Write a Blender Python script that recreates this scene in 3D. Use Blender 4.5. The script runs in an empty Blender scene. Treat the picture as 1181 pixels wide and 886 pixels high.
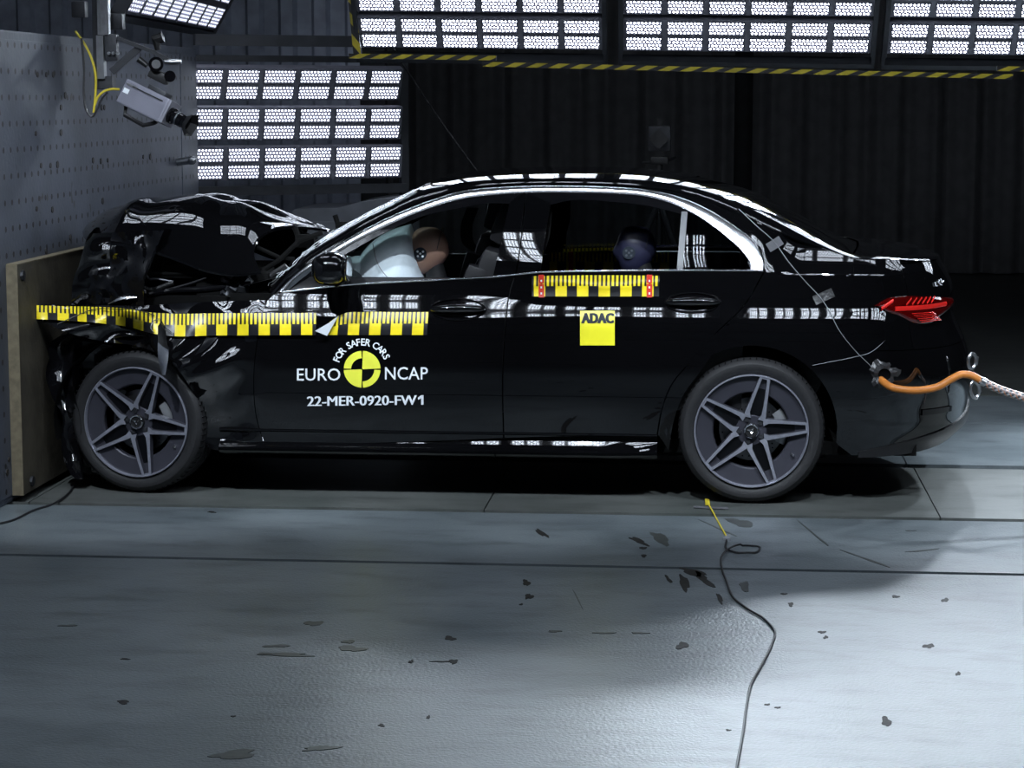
import bpy, bmesh, math, random
import numpy as np
from mathutils import Vector, Matrix, Euler, noise
random.seed(4)
SC = bpy.context.scene
COL = SC.collection
PI = math.pi

# ------------------------------------------------------------------ camera
W, H, FPX = 1181.0, 886.0, 2529.0
PITCH = math.atan(328 / FPX)
YAW = math.atan(237 * math.cos(PITCH) / FPX)
CAM = np.array([-0.17018433, -10.76535627, 1.81943026])
RIGHT = np.array([math.cos(YAW), math.sin(YAW), 0.0])
FWD = np.array([-math.sin(YAW) * math.cos(PITCH), math.cos(YAW) * math.cos(PITCH), -math.sin(PITCH)])
UP = np.cross(RIGHT, FWD)
cd = bpy.data.cameras.new('camera')
cam = bpy.data.objects.new('camera', cd)
COL.objects.link(cam)
cam.matrix_world = Matrix(((RIGHT[0], UP[0], -FWD[0], CAM[0]), (RIGHT[1], UP[1], -FWD[1], CAM[1]),
                           (RIGHT[2], UP[2], -FWD[2], CAM[2]), (0, 0, 0, 1)))
cd.sensor_width = 36.0
cd.sensor_fit = 'HORIZONTAL'
cd.lens = FPX / W * 36.0
cd.clip_end = 100
SC.camera = cam

# ------------------------------------------------------------------ world, exposure
wd = bpy.data.worlds.new('world')
SC.world = wd
wd.use_nodes = True
wd.node_tree.nodes['Background'].inputs[0].default_value = (0.55, 0.62, 0.8, 1)
wd.node_tree.nodes['Background'].inputs[1].default_value = 0.02
SC.view_settings.view_transform = 'Standard'
SC.view_settings.look = 'None'
SC.view_settings.exposure = 0.0
SC.view_settings.gamma = 1.0
SC.view_settings.use_curve_mapping = False
SC.cycles.max_bounces = 8
SC.cycles.diffuse_bounces = 3
SC.cycles.glossy_bounces = 4
SC.cycles.transparent_max_bounces = 16
SC.cycles.sample_clamp_indirect = 6.0
# lamps: every LED cell of the racks is a real emitter
LED_DOT = 24.0      # strength of one LED point (hanging frames behind the car)
LED_NEAR = 42.0     # frames over the near side of the lane
LED_BASE = 0.26     # glow of the lens plate between the points
LED_RACK = 6.5     # the standing rack beyond the barrier
LED_TOP = 22.0      # frames straight above the lane
LED_GRID = 3.0      # grid lamp over the barrier
FLOOD_W = 640.0     # added spot in each overhead frame, lighting the car side
BEAM_W = 135.0     # two added spots per hanging frame, out of view, brightening the floor

# ------------------------------------------------------------------ pixel rays (measuring the photograph)
def ray(px, py):
    px = np.asarray(px, float); py = np.asarray(py, float)
    return FWD + RIGHT * ((px - W / 2) / FPX)[..., None] - UP * ((py - H / 2) / FPX)[..., None]
def at_y(px, py, y):
    r = ray(px, py); t = (np.asarray(y, float) - CAM[1]) / r[..., 1]
    return CAM + r * t[..., None]
def at_z(px, py, z):
    r = ray(px, py); t = (z - CAM[2]) / r[..., 2]
    return CAM + r * t[..., None]
def at_x(px, py, x):
    r = ray(px, py); t = (x - CAM[0]) / r[..., 0]
    return CAM + r * t[..., None]
def proj(p):
    d = np.asarray(p, float) - CAM
    z = d @ FWD
    return np.stack([W / 2 + FPX * (d @ RIGHT) / z, H / 2 - FPX * (d @ UP) / z], -1)

# ------------------------------------------------------------------ materials
def mat(name, col, rough=0.5, metal=0.0, spec=0.5, var=0.12, vscale=8.0, bump=0.0, bscale=120.0, coat=0.0, trans=0.0, col2=None, rvar=0.0):
    m = bpy.data.materials.new(name)
    m.use_nodes = True
    nt = m.node_tree
    b = nt.nodes['Principled BSDF']
    b.inputs['Roughness'].default_value = rough
    b.inputs['Metallic'].default_value = metal
    b.inputs['Specular IOR Level'].default_value = spec
    b.inputs['Coat Weight'].default_value = coat
    b.inputs['Coat Roughness'].default_value = 0.02
    b.inputs['Transmission Weight'].default_value = trans
    tc = nt.nodes.new('ShaderNodeTexCoord')
    n = nt.nodes.new('ShaderNodeTexNoise')
    n.inputs['Scale'].default_value = vscale
    n.inputs['Detail'].default_value = 5
    nt.links.new(tc.outputs['Object'], n.inputs['Vector'])
    r = nt.nodes.new('ShaderNodeValToRGB')
    a = [c * (1 - var) for c in col]
    d = list(col2) if col2 else [min(1, c * (1 + var)) for c in col]
    r.color_ramp.elements[0].position = 0.35
    r.color_ramp.elements[1].position = 0.65
    r.color_ramp.elements[0].color = (*a, 1)
    r.color_ramp.elements[1].color = (*d, 1)
    nt.links.new(n.outputs['Fac'], r.inputs['Fac'])
    nt.links.new(r.outputs['Color'], b.inputs['Base Color'])
    if rvar:
        mr = nt.nodes.new('ShaderNodeMapRange')
        mr.inputs['To Min'].default_value = rough - rvar
        mr.inputs['To Max'].default_value = rough + rvar
        nt.links.new(n.outputs['Fac'], mr.inputs['Value'])
        nt.links.new(mr.outputs['Result'], b.inputs['Roughness'])
    if bump:
        n2 = nt.nodes.new('ShaderNodeTexNoise')
        n2.inputs['Scale'].default_value = bscale
        n2.inputs['Detail'].default_value = 3
        nt.links.new(tc.outputs['Object'], n2.inputs['Vector'])
        bp = nt.nodes.new('ShaderNodeBump')
        bp.inputs['Strength'].default_value = bump
        bp.inputs['Distance'].default_value = 0.01
        nt.links.new(n2.outputs['Fac'], bp.inputs['Height'])
        nt.links.new(bp.outputs['Normal'], b.inputs['Normal'])
    return m

def nmath(nt, op, a, b=None, c=None):
    n = nt.nodes.new('ShaderNodeMath'); n.operation = op
    for i, v in enumerate((a, b, c)):
        if v is None: continue
        if isinstance(v, (int, float)): n.inputs[i].default_value = v
        else: nt.links.new(v, n.inputs[i])
    return n.outputs[0]

def uv_nodes(m):
    nt = m.node_tree
    u = nt.nodes.new('ShaderNodeUVMap'); u.uv_map = 'UVMap'
    s = nt.nodes.new('ShaderNodeSeparateXYZ')
    nt.links.new(u.outputs['UV'], s.inputs[0])
    return nt, s.outputs[0], s.outputs[1]

def led_mat(name, dot, base, nu=9, nv=4, tint=(0.78, 0.87, 1.0)):
    m = bpy.data.materials.new(name); m.use_nodes = True
    nt, u, v = uv_nodes(m)
    nt.nodes.remove(nt.nodes['Principled BSDF'])
    row = nmath(nt, 'FLOOR', nmath(nt, 'MULTIPLY', v, nv))
    us = nmath(nt, 'ADD', nmath(nt, 'MULTIPLY', u, nu), nmath(nt, 'MULTIPLY', nmath(nt, 'MODULO', row, 2.0), 0.5))
    fu = nmath(nt, 'SUBTRACT', nmath(nt, 'FRACT', us), 0.5)
    fv = nmath(nt, 'SUBTRACT', nmath(nt, 'FRACT', nmath(nt, 'MULTIPLY', v, nv)), 0.5)
    d = nmath(nt, 'SQRT', nmath(nt, 'ADD', nmath(nt, 'MULTIPLY', fu, fu), nmath(nt, 'MULTIPLY', fv, fv)))
    k = nmath(nt, 'LESS_THAN', d, 0.27)
    st = nmath(nt, 'ADD', nmath(nt, 'MULTIPLY', k, dot), base)
    e = nt.nodes.new('ShaderNodeEmission')
    mx = nt.nodes.new('ShaderNodeMix'); mx.data_type = 'RGBA'
    mx.inputs[6].default_value = (0.62, 0.64, 0.95, 1); mx.inputs[7].default_value = (*tint, 1)
    nt.links.new(k, mx.inputs[0]); nt.links.new(mx.outputs[2], e.inputs['Color'])
    nt.links.new(st, e.inputs['Strength'])
    nt.links.new(e.outputs[0], nt.nodes['Material Output'].inputs[0])
    return m

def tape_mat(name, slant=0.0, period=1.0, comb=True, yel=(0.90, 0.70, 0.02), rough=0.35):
    """black / yellow printed tape. U counts block periods, V runs 0 (bottom) to 1 (top)."""
    m = mat(name, yel, rough=rough)
    nt, u, v = uv_nodes(m)
    b = nt.nodes['Principled BSDF']
    if slant: u = nmath(nt, 'ADD', u, nmath(nt, 'MULTIPLY', v, slant))
    fb = nmath(nt, 'FRACT', u)
    block = nmath(nt, 'LESS_THAN', fb, 0.53)
    if comb:
        c5 = nmath(nt, 'LESS_THAN', nmath(nt, 'FRACT', nmath(nt, 'ADD', nmath(nt, 'MULTIPLY', u, 5.0), 0.0)), 0.55)
        top = nmath(nt, 'GREATER_THAN', v, 0.5)
        k = nmath(nt, 'ADD', nmath(nt, 'MULTIPLY', top, c5), nmath(nt, 'MULTIPLY', nmath(nt, 'SUBTRACT', 1.0, top), block))
    else:
        k = block
    mx = nt.nodes.new('ShaderNodeMix'); mx.data_type = 'RGBA'
    mx.inputs[6].default_value = (0.012, 0.012, 0.014, 1)
    src = b.inputs['Base Color'].links[0].from_socket
    nt.links.new(k, mx.inputs[0]); nt.links.new(src, mx.inputs[7])
    nt.links.new(mx.outputs[2], b.inputs['Base Color'])
    return m

def glass_mat(name, tint, refl=1.0):
    m = bpy.data.materials.new(name); m.use_nodes = True
    nt = m.node_tree
    nt.nodes.remove(nt.nodes['Principled BSDF'])
    t = nt.nodes.new('ShaderNodeBsdfTransparent'); t.inputs[0].default_value = (*tint, 1)
    g = nt.nodes.new('ShaderNodeBsdfGlossy'); g.inputs['Roughness'].default_value = 0.01
    g.inputs['Color'].default_value = (refl, refl, refl, 1)
    f = nt.nodes.new('ShaderNodeFresnel'); f.inputs[0].default_value = 1.5
    mx = nt.nodes.new('ShaderNodeMixShader')
    nt.links.new(f.outputs[0], mx.inputs[0]); nt.links.new(t.outputs[0], mx.inputs[1]); nt.links.new(g.outputs[0], mx.inputs[2])
    nt.links.new(mx.outputs[0], nt.nodes['Material Output'].inputs[0])
    return m

M = {}
M['paint'] = mat('black_paint', (0.0025, 0.0025, 0.003), rough=0.025, spec=1.0, var=0.05)
M['gloss'] = mat('black_gloss_trim', (0.004, 0.004, 0.005), rough=0.08, var=0.1)
M['plastic'] = mat('black_plastic', (0.010, 0.010, 0.011), rough=0.42, bump=0.1, bscale=300)
M['darkvoid'] = mat('dark_underside', (0.004, 0.004, 0.004), rough=0.9, spec=0.1)
M['chrome'] = mat('chrome', (0.82, 0.83, 0.86), rough=0.12, metal=1.0, var=0.03)
M['trimchrome'] = mat('window_trim_metal', (0.80, 0.81, 0.85), rough=0.22, metal=1.0, var=0.03)
M['steel'] = mat('steel', (0.55, 0.56, 0.58), rough=0.28, metal=1.0, var=0.1, vscale=30)
M['darksteel'] = mat('dark_steel', (0.05, 0.052, 0.058), rough=0.42, metal=0.6, var=0.2, vscale=12)
M['frame'] = mat('lamp_frame', (0.045, 0.048, 0.055), rough=0.45, var=0.15, vscale=10)
M['housing'] = mat('lamp_housing', (0.22, 0.22, 0.26), rough=0.35, var=0.1)
M['rubber'] = mat('tyre_rubber', (0.012, 0.012, 0.0135), rough=0.62, var=0.15, vscale=25, bump=0.15, bscale=90)
M['rimdark'] = mat('rim_dark', (0.048, 0.048, 0.062), rough=0.38, metal=0.35, var=0.06)
M['rimcut'] = mat('rim_machined', (0.46, 0.47, 0.55), rough=0.36, metal=0.75, var=0.08, vscale=60)
M['disc'] = mat('brake_disc', (0.20, 0.20, 0.21), rough=0.35, metal=1.0, var=0.1, vscale=50)
M['caliper'] = mat('caliper', (0.35, 0.36, 0.38), rough=0.35, metal=0.6)
M['seat'] = mat('seat_leather', (0.012, 0.012, 0.014), rough=0.38, bump=0.12, bscale=200)
M['airbag'] = mat('airbag_cloth', (0.62, 0.70, 0.74), rough=0.85, var=0.06, vscale=6, bump=0.4, bscale=14)
M['dummy'] = mat('dummy_skin', (0.27, 0.16, 0.115), rough=0.45, var=0.08)
M['dummydark'] = mat('dummy_skin_dark', (0.018, 0.019, 0.042), rough=0.4, var=0.1)
M['dummyblue'] = mat('dummy_vest', (0.02, 0.015, 0.20), rough=0.6)
M['barrier'] = mat('barrier_paint', (0.078, 0.090, 0.118), rough=0.55, var=0.22, vscale=2.5, bump=0.15, bscale=40)
M['wood'] = mat('plywood', (0.070, 0.060, 0.042), rough=0.7, var=0.35, vscale=5, bump=0.2, bscale=30)
M['woodedge'] = mat('plywood_edge', (0.15, 0.125, 0.08), rough=0.7, var=0.2, vscale=30)
M['curtain'] = mat('curtain', (0.16, 0.16, 0.165), rough=0.9, var=0.1)
M['darkwall'] = mat('dark_wall', (0.03, 0.031, 0.035), rough=0.85, var=0.15)
M['corrug'] = mat('corrugated_steel', (0.30, 0.33, 0.40), rough=0.45, metal=0.0, var=0.15)
M['cabinet'] = mat('pale_cabinet', (0.17, 0.18, 0.20), rough=0.5)
M['camgrey'] = mat('camera_housing', (0.22, 0.22, 0.27), rough=0.42, metal=0.2, var=0.06)
M['white'] = mat('white_vinyl', (0.80, 0.84, 0.88), rough=0.4, var=0.03)
M['yellow'] = mat('yellow_vinyl', (0.93, 0.85, 0.03), rough=0.4, var=0.03)
M['lime'] = mat('yellow_green_vinyl', (0.80, 0.80, 0.07), rough=0.4, var=0.03)
M['ink'] = mat('dark_ink', (0.02, 0.026, 0.035), rough=0.5, spec=0.2)
M['red'] = mat('red_tape', (0.62, 0.03, 0.015), rough=0.4)
M['redlens'] = mat('red_lens', (0.07, 0.001, 0.001), rough=0.06, var=0.1, coat=1.0)
M['redbright'] = mat('red_reflector', (0.85, 0.025, 0.02), rough=0.22, metal=0.2, var=0.1)
M['orange'] = mat('orange_rubber', (0.62, 0.21, 0.035), rough=0.45, var=0.12, vscale=20)
M['wirewhite'] = mat('wire_grey', (0.20, 0.21, 0.23), rough=0.5)
M['wireblack'] = mat('wire_black', (0.012, 0.012, 0.014), rough=0.45)
M['wireyellow'] = mat('wire_yellow', (0.60, 0.48, 0.03), rough=0.5)
M['gaffer'] = mat('gaffer_tape', (0.03, 0.03, 0.032), rough=0.30, bump=0.5, bscale=60)
M['greytape'] = mat('grey_tape_patch', (0.10, 0.10, 0.11), rough=0.45)
M['stain'] = mat('floor_stain_dark', (0.008, 0.008, 0.008), rough=0.6, spec=0.15, var=0.5, vscale=60, col2=(0.022, 0.020, 0.018))
M['wet'] = mat('floor_stain_wet', (0.045, 0.05, 0.047), rough=0.35, spec=0.3, var=0.3, vscale=40)
M['glass'] = glass_mat('side_glass', (0.72, 0.78, 0.78))
M['glasstint'] = glass_mat('rear_tinted_glass', (0.36, 0.40, 0.42))
M['bargrey'] = mat('grey_trim', (0.07, 0.075, 0.085), rough=0.4)
M['screen'] = glass_mat('windscreen_glass', (0.62, 0.70, 0.68))
M['led'] = led_mat('led_points', LED_DOT, LED_BASE)
M['ledrack'] = led_mat('led_points_rack', LED_RACK, LED_BASE)
M['lednear'] = led_mat('led_points_near', LED_NEAR, LED_BASE)
M['ledtop'] = led_mat('led_points_top', LED_TOP, LED_BASE)
M['ledgrid'] = led_mat('led_lines_grid', LED_GRID, 0.35, nu=5, nv=6)
M['tape'] = tape_mat('measuring_tape_print')
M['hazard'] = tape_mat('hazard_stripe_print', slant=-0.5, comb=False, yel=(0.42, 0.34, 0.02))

# braid for the hose sleeve
M['braid'] = mat('braided_sleeve', (0.42, 0.42, 0.44), rough=0.35, metal=0.3)
def _braid():
    nt, u, v = uv_nodes(M['braid'])
    b = nt.nodes['Principled BSDF']
    a = nmath(nt, 'LESS_THAN', nmath(nt, 'FRACT', nmath(nt, 'ADD', u, nmath(nt, 'MULTIPLY', v, 4.0))), 0.5)
    c = nmath(nt, 'LESS_THAN', nmath(nt, 'FRACT', nmath(nt, 'SUBTRACT', u, nmath(nt, 'MULTIPLY', v, 4.0))), 0.22)
    mx = nt.nodes.new('ShaderNodeMix'); mx.data_type = 'RGBA'
    mx.inputs[6].default_value = (0.06, 0.07, 0.08, 1); mx.inputs[7].default_value = (0.50, 0.50, 0.52, 1)
    nt.links.new(a, mx.inputs[0])
    m2 = nt.nodes.new('ShaderNodeMix'); m2.data_type = 'RGBA'
    m2.inputs[7].default_value = (0.55, 0.22, 0.10, 1)
    nt.links.new(c, m2.inputs[0]); nt.links.new(mx.outputs[2], m2.inputs[6])
    nt.links.new(m2.outputs[2], b.inputs['Base Color'])
_braid()

# floor paint: worn grey with grain, patches and scuffs
def floor_mat(name, c1, c2, rough, bump):
    m = mat(name, c1, rough=rough, var=0.1, vscale=1.2, col2=c2, bump=bump, bscale=85, rvar=0.06)
    nt = m.node_tree; b = nt.nodes['Principled BSDF']
    tc = nt.nodes.new('ShaderNodeTexCoord')
    mp = nt.nodes.new('ShaderNodeMapping'); mp.inputs['Scale'].default_value = (2.0, 5.0, 1)
    n = nt.nodes.new('ShaderNodeTexNoise'); n.inputs['Scale'].default_value = 1.6; n.inputs['Detail'].default_value = 9; n.inputs['Roughness'].default_value = 0.7
    nt.links.new(tc.outputs['Object'], mp.inputs[0]); nt.links.new(mp.outputs[0], n.inputs['Vector'])
    r = nt.nodes.new('ShaderNodeValToRGB')
    r.color_ramp.elements[0].position = 0.33; r.color_ramp.elements[0].color = (0.62, 0.62, 0.62, 1)
    r.color_ramp.elements[1].position = 0.52; r.color_ramp.elements[1].color = (1, 1, 1, 1)
    nt.links.new(n.outputs['Fac'], r.inputs['Fac'])
    mx = nt.nodes.new('ShaderNodeMix'); mx.data_type = 'RGBA'; mx.blend_type = 'MULTIPLY'; mx.inputs[0].default_value = 1
    src = b.inputs['Base Color'].links[0].from_socket
    nt.links.new(src, mx.inputs[6]); nt.links.new(r.outputs['Color'], mx.inputs[7])
    nt.links.new(mx.outputs[2], b.inputs['Base Color'])
    return m
M['floor'] = floor_mat('painted_floor', (0.115, 0.138, 0.150), (0.155, 0.178, 0.190), 0.33, 0.22)
M['track'] = floor_mat('track_plate', (0.075, 0.085, 0.08), (0.115, 0.12, 0.115), 0.42, 0.08)
M['groove'] = mat('groove_dark', (0.01, 0.01, 0.011), rough=0.8)

# ------------------------------------------------------------------ mesh helpers
class MB:
    def __init__(s): s.v = []; s.f = []; s.uv = {}; s.mi = []
    def add(s, vs, fs, mi=0, uvs=None):
        o = len(s.v)
        s.v += [tuple(map(float, p)) for p in vs]
        for k, f in enumerate(fs):
            if uvs is not None: s.uv[len(s.f)] = [uvs[i] for i in f]
            s.f.append(tuple(i + o for i in f)); s.mi.append(mi)
        return s
    def box(s, c, d, R=None, mi=0, bev=0.0):
        x, y, z = d[0] / 2, d[1] / 2, d[2] / 2
        if bev <= 0:
            vs = [(sx * x, sy * y, sz * z) for sx in (-1, 1) for sy in (-1, 1) for sz in (-1, 1)]
            fs = [(0, 1, 3, 2), (4, 6, 7, 5), (0, 4, 5, 1), (2, 3, 7, 6), (0, 2, 6, 4), (1, 5, 7, 3)]
        else:
            bm = bmesh.new(); bmesh.ops.create_cube(bm, size=1)
            for q in bm.verts: q.co = Vector((q.co.x * d[0], q.co.y * d[1], q.co.z * d[2]))
            bmesh.ops.bevel(bm, geom=bm.edges[:], offset=bev, segments=2, affect='EDGES', profile=0.7)
            bm.verts.ensure_lookup_table()
            vs = [q.co[:] for q in bm.verts]; fs = [[q.index for q in f.verts] for f in bm.faces]; bm.free()
        out = []
        for p in vs:
            p = Vector(p)
            if R is not None: p = R @ p
            out.append((p.x + c[0], p.y + c[1], p.z + c[2]))
        return s.add(out, fs, mi)
    def tube(s, pts, r, n=8, mi=0, closed=False, caps=True, uvper=None):
        P = [Vector(p) for p in pts]; N = len(P)
        rr = r if hasattr(r, '__len__') else [r] * N
        vs = []; uvs = []; L = 0; prev = None
        for i in range(N):
            a = P[(i - 1) % N] if (i or closed) else P[i]; b = P[(i + 1) % N] if (i < N - 1 or closed) else P[i]
            t = (b - a).normalized() if (b - a).length > 1e-9 else Vector((1, 0, 0))
            if prev is None:
                ref = Vector((0, 0, 1)) if abs(t.z) < 0.9 else Vector((1, 0, 0))
                nrm = t.cross(ref).normalized()
            else:
                nrm = (prev - t * prev.dot(t)); nrm = nrm.normalized() if nrm.length > 1e-6 else t.orthogonal().normalized()
            prev = nrm; bn = t.cross(nrm)
            if i: L += (P[i] - P[i - 1]).length
            for k in range(n):
                a2 = 2 * PI * k / n
                vs.append(P[i] + (nrm * math.cos(a2) + bn * math.sin(a2)) * rr[i])
                uvs.append((L / (uvper or 1.0), k / n))
        fs = []
        for i in range(N if closed else N - 1):
            j = (i + 1) % N
            for k in range(n): fs.append((i * n + k, i * n + (k + 1) % n, j * n + (k + 1) % n, j * n + k))
        if caps and not closed: fs += [tuple(range(n))[::-1], tuple(range((N - 1) * n, N * n))]
        return s.add(vs, fs, mi, uvs)
    def cyl(s, a, b, r, r2=None, n=16, mi=0):
        return s.tube([a, b], [r, r if r2 is None else r2], n=n, mi=mi)
    def lathe(s, prof, n=48, axis='y', c=(0, 0, 0), mi=0, closed=False):
        vs = []
        for k in range(n):
            a = 2 * PI * k / n; ca, sa = math.cos(a), math.sin(a)
            for (r, h) in prof:
                if axis == 'y': vs.append((c[0] + r * ca, c[1] + h, c[2] + r * sa))
                elif axis == 'z': vs.append((c[0] + r * ca, c[1] + r * sa, c[2] + h))
                else: vs.append((c[0] + h, c[1] + r * ca, c[2] + r * sa))
        m = len(prof); fs = []
        for k in range(n):
            k2 = (k + 1) % n
            for i in range(m if closed else m - 1):
                i2 = (i + 1) % m
                fs.append((k * m + i, k2 * m + i, k2 * m + i2, k * m + i2))
        return s.add(vs, fs, mi)
    def grid(s, A, mi=0, uv=None, flip=False):
        nu, nv = A.shape[0], A.shape[1]
        vs = A.reshape(-1, 3)
        fs = []
        for i in range(nu - 1):
            for j in range(nv - 1):
                q = (i * nv + j, (i + 1) * nv + j, (i + 1) * nv + j + 1, i * nv + j + 1)
                fs.append(q[::-1] if flip else q)
        return s.add(vs, fs, mi, None if uv is None else [tuple(t) for t in uv.reshape(-1, 2)])
    def ell(s, c, r, nu=20, nv=12, R=None, mi=0, pw=1.0):
        vs = []; fs = []
        for j in range(nv + 1):
            b = -PI / 2 + PI * j / nv
            for i in range(nu):
                a = 2 * PI * i / nu
                f = lambda t: math.copysign(abs(t) ** pw, t)
                p = Vector((r[0] * f(math.cos(b)) * f(math.cos(a)), r[1] * f(math.cos(b)) * f(math.sin(a)), r[2] * f(math.sin(b))))
                if R is not None: p = R @ p
                vs.append((p.x + c[0], p.y + c[1], p.z + c[2]))
        for j in range(nv):
            for i in range(nu): fs.append((j * nu + i, j * nu + (i + 1) % nu, (j + 1) * nu + (i + 1) % nu, (j + 1) * nu + i))
        return s.add(vs, fs, mi)
    def prism(s, poly, o, ex, ey, ez, mi=0):
        """polygon in plane (ex, ey) at o, extruded along ez"""
        o, ex, ey, ez = map(Vector, (o, ex, ey, ez)); n = len(poly)
        vs = [o + ex * a + ey * b for a, b in poly] + [o + ex * a + ey * b + ez for a, b in poly]
        fs = [tuple(range(n))[::-1], tuple(range(n, 2 * n))] + [(i, (i + 1) % n, n + (i + 1) % n, n + i) for i in range(n)]
        return s.add(vs, fs, mi)
    def mesh(s, name, mats, smooth=True, merge=0.0, sharp=40):
        me = bpy.data.meshes.new(name)
        me.from_pydata(s.v, [], s.f)
        for m in (mats if isinstance(mats, (list, tuple)) else [mats]): me.materials.append(m)
        for p, mi in zip(me.polygons, s.mi): p.material_index = mi
        if s.uv:
            ul = me.uv_layers.new(name='UVMap')
            for p in me.polygons:
                if p.index in s.uv:
                    for li, uv in zip(p.loop_indices, s.uv[p.index]): ul.data[li].uv = uv
        bm = bmesh.new(); bm.from_mesh(me)
        if merge: bmesh.ops.remove_doubles(bm, verts=bm.verts[:], dist=merge)
        if smooth:
            for f in bm.faces: f.smooth = True
            for e in bm.edges:
                if len(e.link_faces) == 2 and e.calc_face_angle(0) > math.radians(sharp): e.smooth = False
        bm.to_mesh(me); bm.free()
        return me
    def build(s, name, mats, parent=None, smooth=True, merge=0.0, sharp=40, **props):
        o = bpy.data.objects.new(name, s.mesh(name, mats, smooth, merge, sharp))
        COL.objects.link(o)
        if parent is not None: o.parent = parent; o.matrix_parent_inverse = Matrix.Translation(-WPOS(parent))
        for k, v in props.items(): o[k] = v
        return o

def WPOS(o):      # a thing's Empty carries translation only; parts are modelled in world coordinates
    return o.location.copy() if o.type == 'EMPTY' else Vector((0, 0, 0))
def tag(o, label=None, cat=None, group=None, kind=None):
    if label: o['label'] = label
    if cat: o['category'] = cat
    if group: o['group'] = group
    if kind: o['kind'] = kind
    return o
def thing(name, label, cat, loc=(0, 0, 0), group=None):
    o = bpy.data.objects.new(name, None); COL.objects.link(o)
    o.location = loc; o.empty_display_size = 0.1
    return tag(o, label, cat, group)
def inst(me, name, parent, M4=None):
    o = bpy.data.objects.new(name, me); COL.objects.link(o); o.parent = parent
    if M4 is not None: o.matrix_local = M4
    return o

def resample(pts, n, smooth=True):
    P = np.asarray(pts, float)
    d = np.r_[0, np.cumsum(np.linalg.norm(np.diff(P, axis=0), axis=1))]
    t = np.linspace(0, d[-1], n)
    if not smooth or len(P) < 3:
        return np.stack([np.interp(t, d, P[:, k]) for k in range(P.shape[1])], -1)
    # monotone-ish cubic hermite
    m = np.gradient(P, d, axis=0) if len(P) > 2 else None
    i = np.clip(np.searchsorted(d, t, side='right') - 1, 0, len(P) - 2)
    h = (d[i + 1] - d[i]); s = ((t - d[i]) / h)[:, None]; h = h[:, None]
    return (2 * s ** 3 - 3 * s ** 2 + 1) * P[i] + (s ** 3 - 2 * s ** 2 + s) * h * m[i] + (-2 * s ** 3 + 3 * s ** 2) * P[i + 1] + (s ** 3 - s ** 2) * h * m[i + 1]

def coons(bottom, top, left, right, nu, nv, smooth=(1, 1, 1, 1)):
    B = resample(bottom, nu, smooth[0]); T = resample(top, nu, smooth[1]); L = resample(left, nv, smooth[2]); R = resample(right, nv, smooth[3])
    u = np.linspace(0, 1, nu)[:, None, None]; v = np.linspace(0, 1, nv)[None, :, None]
    return ((1 - v) * B[:, None] + v * T[:, None] + (1 - u) * L[None] + u * R[None]
            - ((1 - u) * (1 - v) * B[0] + u * (1 - v) * B[-1] + (1 - u) * v * T[0] + u * v * T[-1]))

# ------------------------------------------------------------------ car body side surface: half width as a function of (x, z)
def spline(xs, ys):
    xs = np.array(xs, float); ys = np.array(ys, float); n = len(xs)
    h = np.diff(xs); A = np.eye(n); r = np.zeros(n)
    for i in range(1, n - 1):
        A[i, i - 1] = h[i - 1]; A[i, i] = 2 * (h[i - 1] + h[i]); A[i, i + 1] = h[i]
        r[i] = 6 * ((ys[i + 1] - ys[i]) / h[i] - (ys[i] - ys[i - 1]) / h[i - 1])
    m2 = np.linalg.solve(A, r)
    def f(x):
        x = np.asarray(x, float); i = np.clip(np.searchsorted(xs, x, side='right') - 1, 0, n - 2)
        d = x - xs[i]; e = xs[i + 1] - x; hh = h[i]
        return (m2[i] * e ** 3 + m2[i + 1] * d ** 3) / (6 * hh) + (ys[i] / hh - m2[i] * hh / 6) * e + (ys[i + 1] / hh - m2[i + 1] * hh / 6) * d
    return f
SEC = spline([.10, .20, .28, .36, .45, .55, .66, .76, .815, .84, .88, .93, .99, 1.05, 1.12, 1.20, 1.30, 1.40, 1.48, 1.56],
             [.862, .872, .877, .887, .899, .9070, .9050, .9005, .897, .889, .872, .855, .846, .839, .812, .773, .720, .662, .612, .56])
SECF = spline([.10, .20, .28, .36, .45, .55, .66, .745, .785, .80, .83, .87, .91, .945, .975, 1.01, 1.05, 1.12, 1.20, 1.30, 1.40, 1.48, 1.56],
              [.862, .872, .877, .887, .899, .9070, .9052, .9020, .9003, .8975, .8875, .8705, .8540, .8400, .8335, .833, .832, .810, .773, .720, .662, .612, .56])
XS, NE = 0.45, 2.5
XEND = spline([.15, .26, .28, .39, .45, .65, .745, .83, .90, .965, 1.025, 1.08, 1.2],
              [.97, .985, 1.012, 1.045, 1.05, 1.038, 1.0, .966, .962, .955, .925, .895, .86])
def wavy(x, z):
    a = np.clip((-2.24 - x) / 0.32, 0, 1.25)
    a = a * np.clip((0.92 - z) / 0.06, 0.25, 1)
    w = np.exp(-((x + 2.56) / .20) ** 4) * (.060 * np.exp(-((z - .60) / .13) ** 2) + .010 * np.sin(38 * x + 14 * np.sin(6 * z)) * np.exp(-((z - .70) / .12) ** 2))
    a = a * np.clip(1.15 - np.exp(-((x + 2.56) / .20) ** 4), .15, 1)
    return w + 1.5 * a * (0.018 * np.sin(13 * x + 9 * z + 2.2 * np.sin(7 * z)) + 0.013 * np.sin(31 * z - 11 * x) + 0.011 * np.sin(23 * x + 17 * z + 1.0))
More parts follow.
